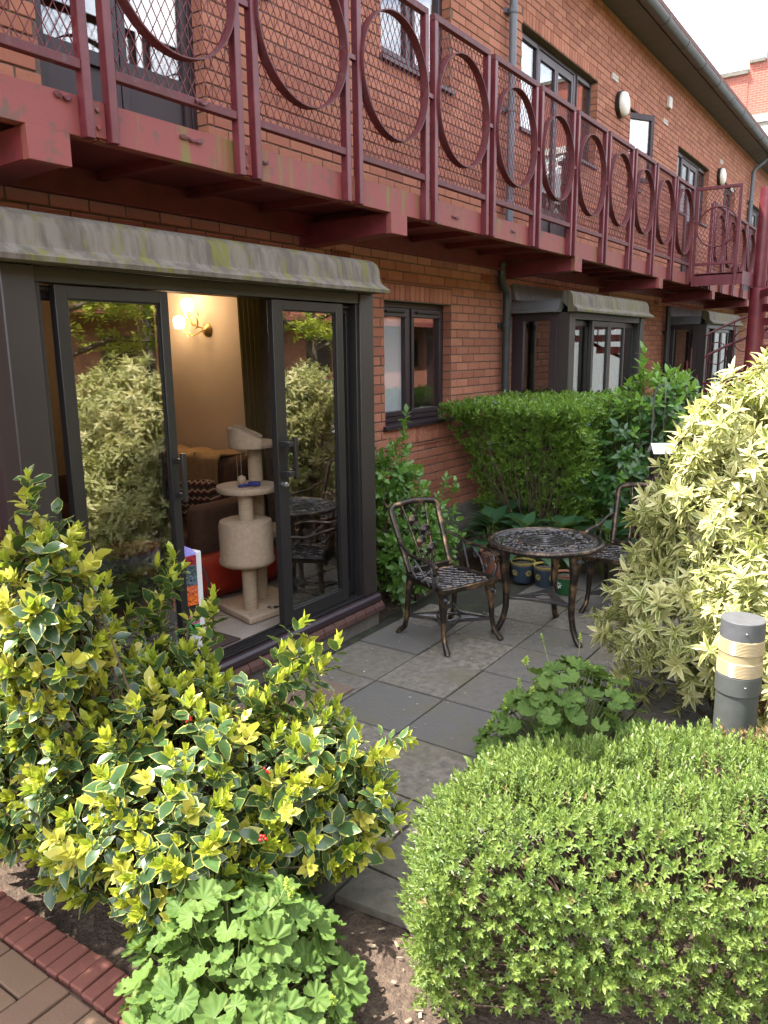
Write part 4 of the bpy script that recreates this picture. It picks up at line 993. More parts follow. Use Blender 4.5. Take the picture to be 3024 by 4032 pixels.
    # cabriole legs
    for sx_ in (-1, 1):
        for sy_ in (-1, 1):
            bx, by = sx_*.19, sy_*.17 if sy_ < 0 else .165
            pts = [(bx, by, .385), (bx*1.03, by*1.03, .33), (bx*1.06, by*1.08, .24), (bx*1.07, by*1.12, .14), (bx*1.10, by*1.22, .06), (sx_*.222, sy_*.25, .015), (sx_*.227, sy_*.256, .0)]
            mb = MB(); mb.tube(pts, [.040, .030, .021, .017, .017, .019, .019] if sy_ < 0 else [.03, .024, .02, .017, .017, .018, .018], 10); l_ = P(mb, 'leg', m_bronze, smooth=50)
            if sy_ < 0:
                mb = MB(); rose(mb, (bx*1.03, by*1.03-.028, .335), .024); mb.tube([(bx*1.05, by-.03, .30), (bx*1.06, by-.025, .25)], [.01, .004], 6); B(mb, 'rose', m_bronzed, l_, local=True, smooth=50)
    # shelf stretcher with concave sides and a ring
    mb = MB(); oc = []; 
    cor = [(-.205, -.20), (.205, -.20), (.205, .20), (-.205, .20)]
    for i in range(4):
        a, b = Vector(cor[i]), Vector(cor[(i+1) % 4])
        for u in np.linspace(0, 1, 9)[:-1]:
            p = a.lerp(b, u); k = 1-.46*math.sin(u*PI); oc.append((p.x*k, p.y*k))
    n = len(oc); rin = [(.085*math.cos(math.atan2(y, x)), .085*math.sin(math.atan2(y, x))) for x, y in oc]
    v = [(*p, .125) for p in oc]+[(*p, .145) for p in oc]+[(x*.84, y*.84, .145) for x, y in oc]+[(x*.84, y*.84, .125) for x, y in oc]; f = []
    for i in range(n):
        j = (i+1) % n; f += [(i, j, n+j, n+i), (n+i, n+j, 2*n+j, 2*n+i), (2*n+i, 2*n+j, 3*n+j, 3*n+i), (3*n+i, 3*n+j, j, i)]
    mb.add(v, f); mb.tube([(.075*math.cos(a), .075*math.sin(a), .135) for a in np.linspace(0, 2*PI, 28, endpoint=False)], .009, 8, closed=True)
    for i in range(4):
        c = Vector(cor[i]); d = c.normalized(); q = Vector((-d.y, d.x))
        for k in (-1, 0, 1): mb.tube([(d.x*.078+q.x*.03*k, d.y*.078+q.y*.03*k, .136), (d.x*.15+q.x*.022*k, d.y*.15+q.y*.022*k, .137), (d.x*.23, d.y*.23, .136)], .0055, 6)
        for k in (-1, 1): mb.tube([(d.x*.15+q.x*.02*k, d.y*.15+q.y*.02*k, .138), (d.x*.13+q.x*.05*k, d.y*.13+q.y*.05*k, .136)], .006, 6)
    P(mb, 'shelf', m_bronzed, smooth=50)
    return t
ch1 = make_chair('bronze rose-back garden chair in full view before the leafy shrubs', 'cast garden chairs round the table')
ch2 = copy_tree(ch1)
ch1.location = (4.21, 2.40, 0); ch1.rotation_euler = (0, 0, R(-20))
ch2.location = (5.37, 1.61, 0); ch2.rotation_euler = (0, 0, R(-90)); ch2['label'] = 'bronze rose-back garden chair half hidden by the cream leaved shrub'
# table
tb = T('garden_table', 'round bronze cast table with rope rim and sunburst top', 'table', (4.615, 1.915, 0), R(15))
def PT(mb, name, mat, **kw): return B(mb, name, mat, tb, local=True, **kw)
RT = .355; HT = .632
mb = MB(); mb.tube([(RT*math.cos(a), RT*math.sin(a), HT-.012) for a in np.linspace(0, 2*PI, 72, endpoint=False)], .017, 10, closed=True); rim = PT(mb, 'rim', m_bronze, smooth=60)
mb = MB()
for i in range(120):
    a = 2*PI*i/120; u = Vector((math.cos(a), math.sin(a), 0)); tt = Vector((-u.y, u.x, 0))
    mb.tube([u*(RT-.004)+tt*-.006+Vector((0, 0, HT+.004)), u*(RT+.0165)+Vector((0, 0, HT-.010)), u*(RT+.004)+tt*.006+Vector((0, 0, HT-.027))], .0042, 5)
B(mb, 'rope_edge', m_bronze, rim, local=True, smooth=60)
mb = MB()
for r, w in ((.325, .010), (.135, .007), (.085, .006), (.028, .012)): mb.tube([(r*math.cos(a), r*math.sin(a), HT-.008) for a in np.linspace(0, 2*PI, 48, endpoint=False)], w, 6, closed=True, sx=1)
for i in range(48):
    a = 2*PI*i/48; u = (math.cos(a), math.sin(a)); r1 = .195 if i % 2 else .165
    mb.bar((u[0]*.088, u[1]*.088, HT-.007), (u[0]*r1, u[1]*r1, HT-.007), .0045, .007)
for i in range(16):
    a = 2*PI*i/16; mb.bar((.02*math.cos(a), .02*math.sin(a), HT-.008), (.085*math.cos(a), .085*math.sin(a), HT-.008), .006, .008)
PT(mb, 'sunburst', m_bronzed, smooth=50)
mb = MB()
for i in range(230):
    a = random.uniform(0, 2*PI); r = math.sqrt(random.uniform(.175**2, .322**2)); d = random.uniform(0, 2*PI); l = random.uniform(.014, .026); w = random.uniform(.006, .011)
    c = Vector((r*math.cos(a), r*math.sin(a), HT-.006+random.uniform(-.003, .003))); D_ = Vector((math.cos(d), math.sin(d), 0)); N_ = Vector((-D_.y, D_.x, 0))
    q = [c-D_*l, c-D_*l*.2+N_*w, c+D_*l, c-D_*l*.2-N_*w]; mb.add([*q, *[p-Vector((0, 0, .008)) for p in q], c+Vector((0, 0, .004))], [(0,1,8), (1,2,8), (2,3,8), (3,0,8), (7,6,5,4), (0,4,5,1), (1,5,6,2), (2,6,7,3), (3,7,4,0)])
for i in range(26):
    a = 2*PI*i/26; pts = [((.19+.13*u)*math.cos(a+.5*math.sin(u*PI)*(1 if i % 2 else -1)), (.19+.13*u)*math.sin(a+.5*math.sin(u*PI)*(1 if i % 2 else -1)), HT-.010) for u in np.linspace(0, 1, 8)]; mb.tube(pts, .005, 5)
PT(mb, 'scrollwork', m_bronzed)
for i in range(3):
    a = R(-128)+i*R(120); u = Vector((math.cos(a), math.sin(a), 0)); Z = Vector((0, 0, 1))
    pts = [u*.26+Z*(HT-.03), u*.268+Z*.52, u*.262+Z*.42, u*.25+Z*.30, u*.25+Z*.19, u*.268+Z*.10, u*.30+Z*.035, u*.325+Z*.012, u*.335+Z*.002]
    mb = MB(); mb.tube(pts, [.042, .038, .028, .023, .021, .020, .020, .021, .020], 10); l_ = PT(mb, 'leg', m_bronze, smooth=50)
    mb = MB(); p = u*.30+Z*.545; mb.lathe([(.03, 0), (.03, .01), (.02, .014), (.018, .018), (.006, .02)], (p.x, p.y, p.z), 12); B(mb, 'rose', m_bronzed, l_, local=True)
mb = MB(); oc = []
cor = [Vector((.245*math.cos(R(-128)+i*R(120)), .245*math.sin(R(-128)+i*R(120)))) for i in range(3)]
for i in range(3):
    for u in np.linspace(0, 1, 10)[:-1]:
        p = cor[i].lerp(cor[(i+1) % 3], u); k = 1-.25*math.sin(u*PI); oc.append((p.x*k, p.y*k))
n = len(oc); v = [(*p, .235) for p in oc]+[(*p, .255) for p in oc]+[(.055*math.cos(math.atan2(y, x)), .055*math.sin(math.atan2(y, x)), .25) for x, y in oc]+[(.055*math.cos(math.atan2(y, x)), .055*math.sin(math.atan2(y, x)), .235) for x, y in oc]; f = []
for i in range(n):
    j = (i+1) % n; f += [(i, j, n+j, n+i), (n+i, n+j, 2*n+j, 2*n+i), (2*n+i, 2*n+j, 3*n+j, 3*n+i), (3*n+i, 3*n+j, j, i)]
mb.add(v, f); PT(mb, 'shelf', m_bronzed, bevel=.004)
# door mat on the patio
mb = MB(); mb.add([(2.62, 2.415, .002), (3.205, 2.43, .002), (3.19, 2.83, .002), (2.60, 2.82, .002), (2.62, 2.415, .016), (3.205, 2.43, .016), (3.19, 2.83, .016), (2.60, 2.82, .016)], [(3,2,1,0),(4,5,6,7),(0,1,5,4),(1,2,6,5),(2,3,7,6),(3,0,4,7)])
tag(B(mb, 'doormat', m_mat, bevel=.003), 'brown coir doormat on the slabs outside the open doors', 'doormat')
# bollard light
BX, BYY = 3.10, .472
bo = T('bollard_light', 'grey bollard light with ribbed amber lens beside the cream shrub', 'bollard light', (BX, BYY, 0))
mb = MB(); mb.lathe([(.078, -.05), (.078, .545)], (BX, BYY, 0), 40); part(mb, 'column', m_bol, bo, smooth=40)
mb = MB(); mb.lathe([(.079, .535), (.0835, .537), (.0835, .608), (.079, .61)], (BX, BYY, 0), 40); part(mb, 'collar', m_bol, bo, smooth=30)
pr = [(.072, .61)]
for i in range(26):
    z = .612+i*.0056; rb = .0805 if (i < 10 or i > 15) else .0795
    if i < 10 or i > 15: pr += [(rb, z), (rb+.0022, z+.0018), (rb, z+.0040)]
    else: pr += [(rb, z)]
pr.append((.072, .7575))
mt, t_, p_, out_ = nodes('amber_lens'); p_.inputs['Base Color'].default_value = (.50, .39, .22, 1); p_.inputs['Roughness'].default_value = .22; p_.inputs['Transmission Weight'].default_value = .35; p_.inputs['IOR'].default_value = 1.4
mb = MB(); mb.lathe(pr, (BX, BYY, 0), 48); part(mb, 'lens', mt, bo, smooth=40)
mb = MB(); mb.lathe([(.03, .62), (.055, .64), (.02, .70), (.018, .75)], (BX, BYY, 0), 24); part(mb, 'reflector', M('lamp_reflector', (.7, .68, .6), .3), bo, smooth=40)
mb = MB(); mb.lathe([(.076, .757), (.080, .757), (.080, .826), (.0785, .8285), (.01, .83)], (BX, BYY, 0), 40); part(mb, 'cap', m_boltop, bo, smooth=30)
mb = MB()
for a, z in ((R(200), .79), (R(208), .575)): mb.lathe([(.0045, 0), (.0045, .004), (.003, .005)], (BX+.0815*math.cos(a), BYY+.0815*math.sin(a), z), 10, 'z')
part(mb, 'screw', m_steel, bo)
# flower pots
def pot(x, y, r, h, mat, rimmat, label, flowers=None):
    t = T('flower_pot', label, 'flower pot', (x, y, 0), group='pots behind the garden table')
    mb = MB(); mb.lathe([(r*.1, 0), (r*.78, 0), (r*.80, .01), (r*.97, h-.03), (r*.9, h-.035), (r*.1, h-.04)], (x, y, 0), 28); part(mb, 'body', mat, t, smooth=40)
    mb = MB(); mb.lathe([(r*.90, h-.014), (r*.99, h-.016), (r*1.03, h-.009), (r*1.02, h), (r*.92, h-.004)], (x, y, 0), 28, ring=True); part(mb, 'rim', rimmat, t, smooth=40)
    mb = MB(); mb.lathe([(.005, h-.034), (r*.9, h-.032), (r*.5, h-.022), (.005, h-.018)], (x, y, 0), 18); part(mb, 'soil', m_soil, t)
    if flowers:
        for da in (-.75, .55):
            a = math.atan2(-y, -x)+da; mb = MB(); rr = r*.89; c = Vector((x+rr*math.cos(a), y+rr*math.sin(a), h*.5)); u = Vector((-math.sin(a), math.cos(a), 0)); nn = Vector((math.cos(a), math.sin(a), .0))
            for k in range(8):
                b = 2*PI*k/8; d = u*math.cos(b)+Vector((0, 0, 1))*math.sin(b); q = u*-math.sin(b)+Vector((0, 0, 1))*math.cos(b)
                pts = [c+d*.006, c+d*.018+q*.006, c+d*.03, c+d*.018-q*.006]; mb.add([p+nn*.0035 for p in pts]+[p-nn*.004 for p in pts], [(0,1,2,3), (7,6,5,4), (0,4,5,1), (1,5,6,2), (2,6,7,3), (3,7,4,0)])
            part(mb, 'daisy', flowers, t)
pot(5.62, 2.52, .10, .17, m_bluepot, m_yel, 'blue glazed pot with yellow rim beside the terracotta pot', m_yel)
pot(5.60, 2.31, .10, .17, m_bluepot, m_yel, 'blue glazed pot with yellow rim beside the green pot', m_yel)
pot(5.62, 2.76, .13, .22, m_terrapot, m_terrapot, 'plain terracotta pot partly hidden by the nearer chair arm')
pot(5.50, 2.10, .095, .16, m_greenpot, m_orange, 'bright green pot with orange rim behind the table leg', m_white)
# hanging feeder on a hook
fd = T('bird_feeder', 'white roofed clear bird feeder hanging behind the half hidden chair', 'bird feeder', (5.78, 1.525, 1.05))
u = np.array([rt0[0], rt0[1]])*.5; cx_, cy_ = 5.80, 1.525
def fq(a, d): return (cx_+rt0[0]*a+rt0[1]*-d*-1*0+math.sin(YAW)*d, cy_+rt0[1]*a+math.cos(YAW)*d)
def fbox(mb, a0, a1, d0, d1, z0, z1, z0b=None, z1b=None):
    c = [fq(a, d) for a, d in ((a0, d0), (a1, d0), (a1, d1), (a0, d1))]; zz0 = (z0, z0, z0b or z0, z0b or z0); zz1 = (z1, z1, z1b or z1, z1b or z1)
    mb.add([(*p, z) for p, z in zip(c, zz0)]+[(*p, z) for p, z in zip(c, zz1)], [(3,2,1,0),(4,5,6,7),(0,1,5,4),(1,2,6,5),(2,3,7,6),(3,0,4,7)])
mb = MB(); fbox(mb, -.085, .085, -.07, .0, 1.09, 1.097, 1.155, 1.162); fbox(mb, -.085, .085, .0, .07, 1.155, 1.162, 1.09, 1.097); part(mb, 'roof', m_white, fd)
mb = MB(); fbox(mb, -.062, .062, -.045, -.041, .92, 1.10); fbox(mb, -.062, .062, .041, .045, .92, 1.10); part(mb, 'clear_side', glass('feeder_perspex', (.8, .82, .78), 1.5, .03), fd)
mb = MB(); fbox(mb, -.07, -.063, -.05, .05, .90, 1.10); fbox(mb, .063, .07, -.05, .05, .90, 1.10); fbox(mb, -.09, .09, -.07, .07, .895, .905); part(mb, 'frame', m_wood, fd)
mb = MB(); fbox(mb, -.06, .06, -.04, .04, .906, .96); part(mb, 'seed', m_mat, fd)
mb = MB(); hx_, hy_ = fq(-.06, .06)
mb.tube([(hx_, hy_, 0), (hx_, hy_, 1.50), (hx_+.01, hy_-.02, 1.56), (hx_+.045, hy_-.06, 1.585), (*fq(.0, .0), 1.54), (*fq(.0, .0), 1.45)], .006, 8); mb.tube([(*fq(0, 0), 1.45), (*fq(0, 0), 1.165)], .002, 5)
tag(B(mb, 'hanging_hook', m_gut, smooth=60), 'slim grey shepherd hook carrying the white roofed feeder', 'hook')
# ================================================================== plants
def tri_mesh(name, co, tris, tint, edge, mat):
    me = bpy.data.meshes.new(name); n, k = len(co), len(tris)
    me.vertices.add(n); me.vertices.foreach_set('co', np.ascontiguousarray(co, np.float32).ravel())
    me.loops.add(k*3); me.loops.foreach_set('vertex_index', np.ascontiguousarray(tris, np.int32).ravel())
    me.polygons.add(k); me.polygons.foreach_set('loop_start', np.arange(0, k*3, 3, dtype=np.int32))
    me.update(calc_edges=True)
    me.polygons.foreach_set('use_smooth', np.ones(k, bool))
    for nm, a in (('tint', tint), ('edge', edge)):
        x = me.attributes.new(nm, 'FLOAT', 'POINT'); x.data.foreach_set('value', np.ascontiguousarray(a, np.float32))
    me.materials.append(mat); return me
class Leaf:
    def __init__(s, co, tris, edge): s.co = np.array(co, float); s.tr = np.array(tris, int); s.ed = np.array(edge, float); s.me = {}
def leaf(Lg, Wd, n=5, a=.8, fold=.18, curl=.15, twist=0, serr=0., base=.02):
    co, ed, tr = [], [], []
    ts = np.linspace(0, 1, n)
    for i, t in enumerate(ts):
        w = Wd/2*max(.0, math.sin(PI*t**a))**.85
        if i == 0: w = Wd*base
        if i == n-1: w = Wd*.015
        w *= 1+(serr*(1 if i % 2 else -1) if 0 < i < n-1 else 0)
        tw = twist*t; z0 = -curl*Lg*t*t
        for s_ in (-1, 0, 1):
            y, z = s_*w, (abs(s_)*w*fold)
            co.append((t*Lg, y*math.cos(tw)-z*math.sin(tw), z0+y*math.sin(tw)+z*math.cos(tw))); ed.append(abs(s_) if i < n-1 else 1)
    for i in range(n-1):
        for j in (0, 1):
            p = i*3+j; tr += [(p, p+3, p+4), (p, p+4, p+1)]
    return Leaf(co, tr, ed)
def fan(Rr, lobes=9, pleat=.14, cup=.25, seed=0):
    rr = random.Random(seed); co = [(0, 0, 0)]; ed = [0]; n = lobes*6
    for ring, k in ((.55, 0), (1.0, 1)):
        for i in range(n+1):
            u = i/n; a = R(18)+u*R(324); ph = (u*lobes) % 1; lob = .86+.14*math.sin(PI*ph)**.6
            r = Rr*ring*(lob if k else (.93+.07*math.sin(PI*ph)))*(1+rr.uniform(-.02, .02)+(.035*(-1)**i if k else 0))
            co.append((r*math.cos(a+PI), r*math.sin(a+PI), Rr*(cup*ring**2-pleat*ring*(math.cos(2*PI*ph))*.5+rr.uniform(-.02, .02)))); ed.append(ring)
    tr = []
    for i in range(n): tr += [(0, 1+i, 2+i), (1+i, 1+n+1+i, 1+n+2+i), (1+i, 1+n+2+i, 2+i)]
    # the stalk joins at the notch; shift so that the blade hangs off it
    return Leaf(co, tr, ed)
def unit(v): return v/np.maximum(np.linalg.norm(v, axis=-1, keepdims=True), 1e-9)
class Plant:
    def __init__(s): s.items = []   # (Leaf, mat, Rm(N,3,3), pos(N,3), scale(N), tint(N))
    def put(s, lf, mat, d, nrm, pos, sc, tint):
        if len(pos) == 0: return
        d = unit(d); y = unit(np.cross(nrm, d)); z = np.cross(d, y)
        s.items.append((lf, mat, np.stack([d, y, z], -1), np.array(pos), np.array(sc), np.array(tint)))
    def rosettes(s, lfs, mat, P, A, count, th, sc, off, tint, phi0=None, droop=0.):
        """count leaves round every shoot tip P with axis A; th, sc, off, tint are (lo, hi) pairs"""
        N = len(P); A = unit(A)
        h = np.where(np.abs(A[:, 2:3]) < .9, np.array([[0, 0, 1.]]), np.array([[1., 0, 0]]))
        U = unit(np.cross(A, h)); V = np.cross(A, U)
        ph0 = rng.uniform(0, 2*PI, N); rs_ = rng.uniform(.72, 1.18, N); rt_ = rng.uniform(tint[0], tint[1], N)
        for k in range(count):
            f = (k+.5)/count
            phi = ph0+k*2.39996+rng.uniform(-.3, .3, N); t = th[0]+(th[1]-th[0])*f+rng.uniform(-.16, .16, N)
            rad = np.cos(phi)[:, None]*U+np.sin(phi)[:, None]*V
            d = np.cos(t)[:, None]*A+np.sin(t)[:, None]*rad; d[:, 2] -= droop*f
            nrm = np.sin(t)[:, None]*A-np.cos(t)[:, None]*rad+rng.normal(0, .15, (N, 3))
            pos = P-A*((off[0]+(off[1]-off[0])*f))[..., None] if False else P-A*(off[0]+(off[1]-off[0])*f)
            scl = rs_*rng.uniform(sc[0], sc[1], N)*(1 if len(sc) < 3 else (sc[2]+(1-sc[2])*f))
            tn = np.clip(.6*rt_+.4*rng.uniform(tint[0], tint[1], N), 0, 1)
            idx = rng.integers(0, len(lfs), N)
            for q in range(len(lfs)):
                w = idx == q
                s.put(lfs[q], mat, d[w], nrm[w], pos[w], scl[w], tn[w])
    def build(s, root, keep=300, leafname='leaf', cell=.012, bias=.04, parts=True):
        allp = np.concatenate([it[3] for it in s.items]); sc = np.concatenate([it[4]*np.ptp(it[0].co[:, 0]) for it in s.items])
        v = allp-CAM; dz = v@fw; sx = (v@rt)/np.maximum(dz, .05)*FPX/2016; sy = (v@up)/np.maximum(dz, .05)*FPX/2016
        ok = (dz > .2) & (np.abs(sx) < .74) & (np.abs(sy) < .99)
        cx = np.floor(sx/cell).astype(int); cy = np.floor(sy/cell).astype(int); key = cx*100003+cy
        uq, inv = np.unique(key, return_inverse=True); mn = np.full(len(uq), 1e9); np.minimum.at(mn, inv, np.where(ok, dz, 1e9))
        vis = ok & (dz <= mn[inv]+bias)
        score = np.where(vis, sc/np.maximum(dz, .2), 0)
        kq = min(keep, int(vis.sum()))
        chosen = np.zeros(len(allp), bool)
        if kq: chosen[np.argsort(-score)[:kq]] = True
        o0 = 0; base = np.array(wloc(root)); merged = {}
        for lf, mat, Rm, pos, scl, tn in s.items:
            n = len(pos); c = chosen[o0:o0+n]; o0 += n
            for i in np.nonzero(c)[0]:
                tq = int(min(3, tn[i]*4)); kk = (mat.name, tq)
                if kk not in lf.me: lf.me[kk] = tri_mesh(leafname, lf.co, lf.tr, np.full(len(lf.co), (tq+.5)/4), lf.ed, mat)
                ob = bpy.data.objects.new(leafname, lf.me[kk]); COL.objects.link(ob); ob.parent = root
                mm = np.eye(4); mm[:3, :3] = Rm[i]*scl[i]; mm[:3, 3] = pos[i]-base; ob.matrix_basis = Matrix(mm.tolist())
            r = ~c
            if r.any():
                co = np.einsum('nij,vj->nvi', Rm[r]*scl[r][:, None, None], lf.co)+pos[r][:, None, :]; k, nv = co.shape[:2]
                tr = (lf.tr[None]+(np.arange(k)*nv)[:, None, None]).reshape(-1, 3)
                merged.setdefault(mat.name, []).append((co.reshape(-1, 3), tr, np.repeat(tn[r], nv), np.tile(lf.ed, k)))
        for mn_, L_ in merged.items():
            off = 0; C, Tt, TN, E = [], [], [], []
            for co, tr, tn, e in L_: C.append(co); Tt.append(tr+off); TN.append(tn); E.append(e); off += len(co)
            me = tri_mesh('foliage', np.concatenate(C), np.concatenate(Tt), np.concatenate(TN), np.concatenate(E), bpy.data.materials[mn_])
            o = link('foliage', me, None, root); o['kind'] = 'stuff'
def stems(root, pairs, mat, name='stem', r0=.008, r1=.003, n=6, wob=.03):
    mb = MB()
    for a, b in pairs:
        a, b = Vector(a), Vector(b); mid = a.lerp(b, .5)+Vector((random.uniform(-wob, wob), random.uniform(-wob, wob), random.uniform(0, wob)))
        mb.tube([a, a.lerp(mid, .6)+Vector((0, 0, .01)), mid, mid.lerp(b, .55), b], [r0, r0*.85, (r0+r1)/2, r1*1.2, r1], n)
    return B(mb, name, mat, root, smooth=60)
def shell(ells, N, lo=.75, hi=1.02, zmin=.05, flat=0.):
    """points in the outer layer of a union of ellipsoids with outward axes"""
    P, A = [], []
    vol = np.array([e[1][0]*e[1][1]+e[1][0]*e[1][2]+e[1][1]*e[1][2] for e in ells]); vol = vol/vol.sum()
    while len(P) < N:
        k = rng.choice(len(ells), p=vol); c, r = np.array(ells[k][0]), np.array(ells[k][1])
        d = unit(rng.normal(size=3)); p = c+d*r*rng.uniform(lo, hi)
        if p[2] < zmin: continue
        if any(np.sum(((p-np.array(c2))/np.array(r2))**2) < (lo*.95)**2 for j, (c2, r2) in enumerate(ells) if j != k): continue
        P.append(p); A.append(unit(d/r))
    return np.array(P), np.array(A)

# ---- variegated holly, near left
m_holly = leafmat('holly_dark', (.024, .050, .020), (.050, .100, .030), (.42, .40, .11), .80, 1.15, .10, .26, .5, c3=(.06, .11, .035))
m_hollyy = leafmat('holly_young', (.20, .30, .028), (.48, .48, .045), (.56, .52, .07), .65, 1.1, .35, .3)
m_hollyg = leafmat('holly_gold', (.44, .40, .05), (.60, .52, .10), (.50, .52, .12), .5, 1.2, trans=.35, rough=.35)
H1 = [leaf(.066, .038, 6, .85, .22, c, serr=.06) for c in (.05, .18, .32)]; H2 = [leaf(.046, .021, 5, .85, .3, c) for c in (.0, .15)]
ells = [((1.55, 2.02, .38), (.42, .52, .42)), ((1.55, 2.48, .60), (.38, .40, .46)), ((1.80, 1.72, .36), (.36, .36, .34)), ((1.38, 1.78, .30), (.20, .30, .28)), ((1.90, 1.52, .34), (.20, .22, .24)), ((1.42, 2.42, .35), (.30, .42, .38)), ((1.74, 2.18, .52), (.27, .27, .30)), ((1.36, 2.28, .98), (.20, .22, .36))]
P, A = shell(ells, 1500, .62, 1.04, .06)
A = unit(A+np.array([0, 0, .75]))
# the long side branch over the patio and the tall leader by the post
br = [((1.65, 1.80, .60), (2.03, 1.70, .85)), ((1.70, 1.78, .60), (1.98, 1.62, .80)), ((1.72, 1.62, .45), (1.98, 1.34, .56)), ((1.45, 2.3, .8), (1.37, 2.32, 1.50)), ((1.7, 2.3, .8), (2.03, 2.42, 1.02)), ((1.7, 2.1, .7), (1.98, 2.18, .92))]
for (a, b), n_ in zip(br, (16, 10, 12, 16, 12, 10)):
    a, b = np.array(a), np.array(b)
    for u in np.linspace(.35, 1.0, n_):
        P = np.vstack([P, a+(b-a)*u+rng.normal(0, .03, 3)]); A = np.vstack([A, unit((b-a)*1.0+np.array([0, 0, .25])+rng.normal(0, .25, 3))])
root = T('variegated_holly', 'cream edged holly bush with yellow shoots beside the open doors', 'shrub', (1.55, 2.05, -.04))
pl = Plant()
yel = rng.random(len(P)) < np.where((P[:, 2] > .75) & (P[:, 0] < 1.6), .30, .13)
g = ~yel
pl.rosettes(H1, m_holly, P[g], A[g], 6, (.75, 1.75), (.7, 1.25), (.02, .10), (0, 1), droop=.12)
fresh = g & (rng.random(len(P)) < .85)
pl.rosettes(H2, m_hollyy, P[fresh], A[fresh], 9, (.15, .85), (.7, 1.15), (-.012, .025), (0, 1))
pl.rosettes(H1, m_hollyg, P[yel], A[yel], 9, (.25, 1.35), (.45, 1.0), (0, .06), (0, 1))
pl.build(root, 300)
sel = rng.choice(len(P), 190, replace=False)
stems(root, [((1.55+rng.normal(0, .06), 2.05+rng.normal(0, .08), -.04), p-unit(a)*.02) for p, a in zip(P[sel], A[sel])], m_twig, 'branch', .009, .003)
mb = MB()
for c in ((1.93, 1.42, .47), (1.70, 1.72, .62), (1.62, 1.58, .55), (1.50, 1.50, .42), (1.95, 1.75, .50), (1.55, 1.85, .68)):
    for k in range(4): q = [c[i]+rng.normal(0, .009) for i in range(3)]; mb.lathe([(.0008, -.005), (.0045, -.003), (.0055, 0), (.0045, .003), (.0008, .005)], q, 8)
B(mb, 'berries', M('red_berry', (.55, .015, .012), .25), root, smooth=60)['kind'] = 'stuff'

# ---- lady's mantle clumps
m_alch = leafmat('mantle_leaf', (.055, .104, .020), (.098, .158, .033), None, trans=.18, rough=.6, spec=.2, c3=(.115, .165, .04))
m_alchy = leafmat('mantle_bud', (.30, .42, .06), (.42, .52, .09), None, trans=.3, rough=.6)
FN = [fan(.050, 9, .16, c, i) for i, c in enumerate((.10, .22, .34))]; BUD = [leaf(.012, .010, 3, .8, .2, .1)]
def mantle(cx, cy, rx, ry, zmax, N, label, nb, smin=.55, smax=1.15, sprays=()):
    root = T('ladys_mantle', label, 'plant', (cx, cy, -.04), group='soft green clumps in the beds'); pl = Plant(); pos = []; nr = []
    for i in range(N):
        u = math.sqrt(random.random()); a = random.uniform(0, 2*PI); x, y = cx+rx*u*math.cos(a), cy+ry*u*math.sin(a)
        z = zmax*(1-.72*u*u)*(random.uniform(.75, 1.05) if i % 3 else random.uniform(.2, .7)); pos.append((x, y, max(z, .05))); nr.append((math.cos(a)*u*.75+random.gauss(0, .25), math.sin(a)*u*.75+random.gauss(0, .25), 1))
    pos, nr = np.array(pos), unit(np.array(nr)); d = np.cross(nr, rng.normal(size=(N, 3))); sc = rng.uniform(smin, smax, N)
    idx = rng.integers(0, 3, N)
    for q in range(3): w = idx == q; pl.put(FN[q], m_alch, d[w], nr[w], pos[w], sc[w], rng.uniform(0, 1, w.sum()))
    if nb:
        Pb = pos[rng.choice(N, nb)]+np.array([0, 0, .03])+rng.normal(0, .02, (nb, 3)); Pb = np.vstack([Pb]+[np.array(s_)[None] for s_ in sprays]) if sprays else Pb
        pl.rosettes(BUD, m_alchy, Pb, np.tile([[0, 0, 1.]], (len(Pb), 1))+rng.normal(0, .2, (len(Pb), 3)), 22, (.2, 1.9), (.7, 1.6), (-.012, .02), (0, 1))
        ex = [((cx+rng.normal(0, .05), cy+rng.normal(0, .05), -.03), p) for p in Pb]
    else: ex = []
    pl.build(root, 300)
    stems(root, [((cx+(p[0]-cx)*.25, cy+(p[1]-cy)*.25, -.03), p) for p in pos]+ex, m_stem, 'stalk', .0028, .0018, 5, .02)
mantle(1.33, 1.45, .31, .34, .36, 250, 'large soft green lobed leaf clump at the front of the bed', 10)
mantle(3.14, 1.17, .52, .34, .46, 230, 'lime flowered lobed leaf clump between table and clipped green mound', 26, .6, 1.15, ((3.25, 1.35, .52), (3.0, 1.32, .50), (2.85, 1.28, .46), (3.4, 1.22, .50)))

# ---- clipped hebe mound
m_hebe = leafmat('hebe_leaf', (.070, .130, .026), (.20, .265, .060), (.34, .42, .13), .95, 1.3, .28, .42)
HB = [leaf(.021, .0078, 3, .9, .25, c) for c in (-.05, .12)]
poly = [(1.55, .98), (1.78, 1.14), (2.02, 1.20), (2.32, 1.12), (2.72, .70), (3.02, .28), (3.25, -.1), (2.9, -.55), (2.35, -.5), (2.10, .02), (1.80, .52)]
def inside(x, y):
    c = False; n = len(poly)
    for i in range(n):
        (x1, y1), (x2, y2) = poly[i], poly[(i+1) % n]
        if (y1 > y) != (y2 > y) and x < (x2-x1)*(y-y1)/(y2-y1)+x1: c = not c
    return c
def edge_d(x, y):
    best = (9, (0, 0)); n = len(poly)
    for i in range(n):
        a, b = Vector(poly[i]), Vector(poly[(i+1) % n]); p = Vector((x, y)); t = max(0, min(1, (p-a).dot(b-a)/(b-a).length_squared)); q = a.lerp(b, t); d = (p-q).length
        if d < best[0]: nn = Vector(((b-a).y, -(b-a).x)).normalized(); best = (d, (-nn.x, -nn.y))
    return best
P, A = [], []
area = 0
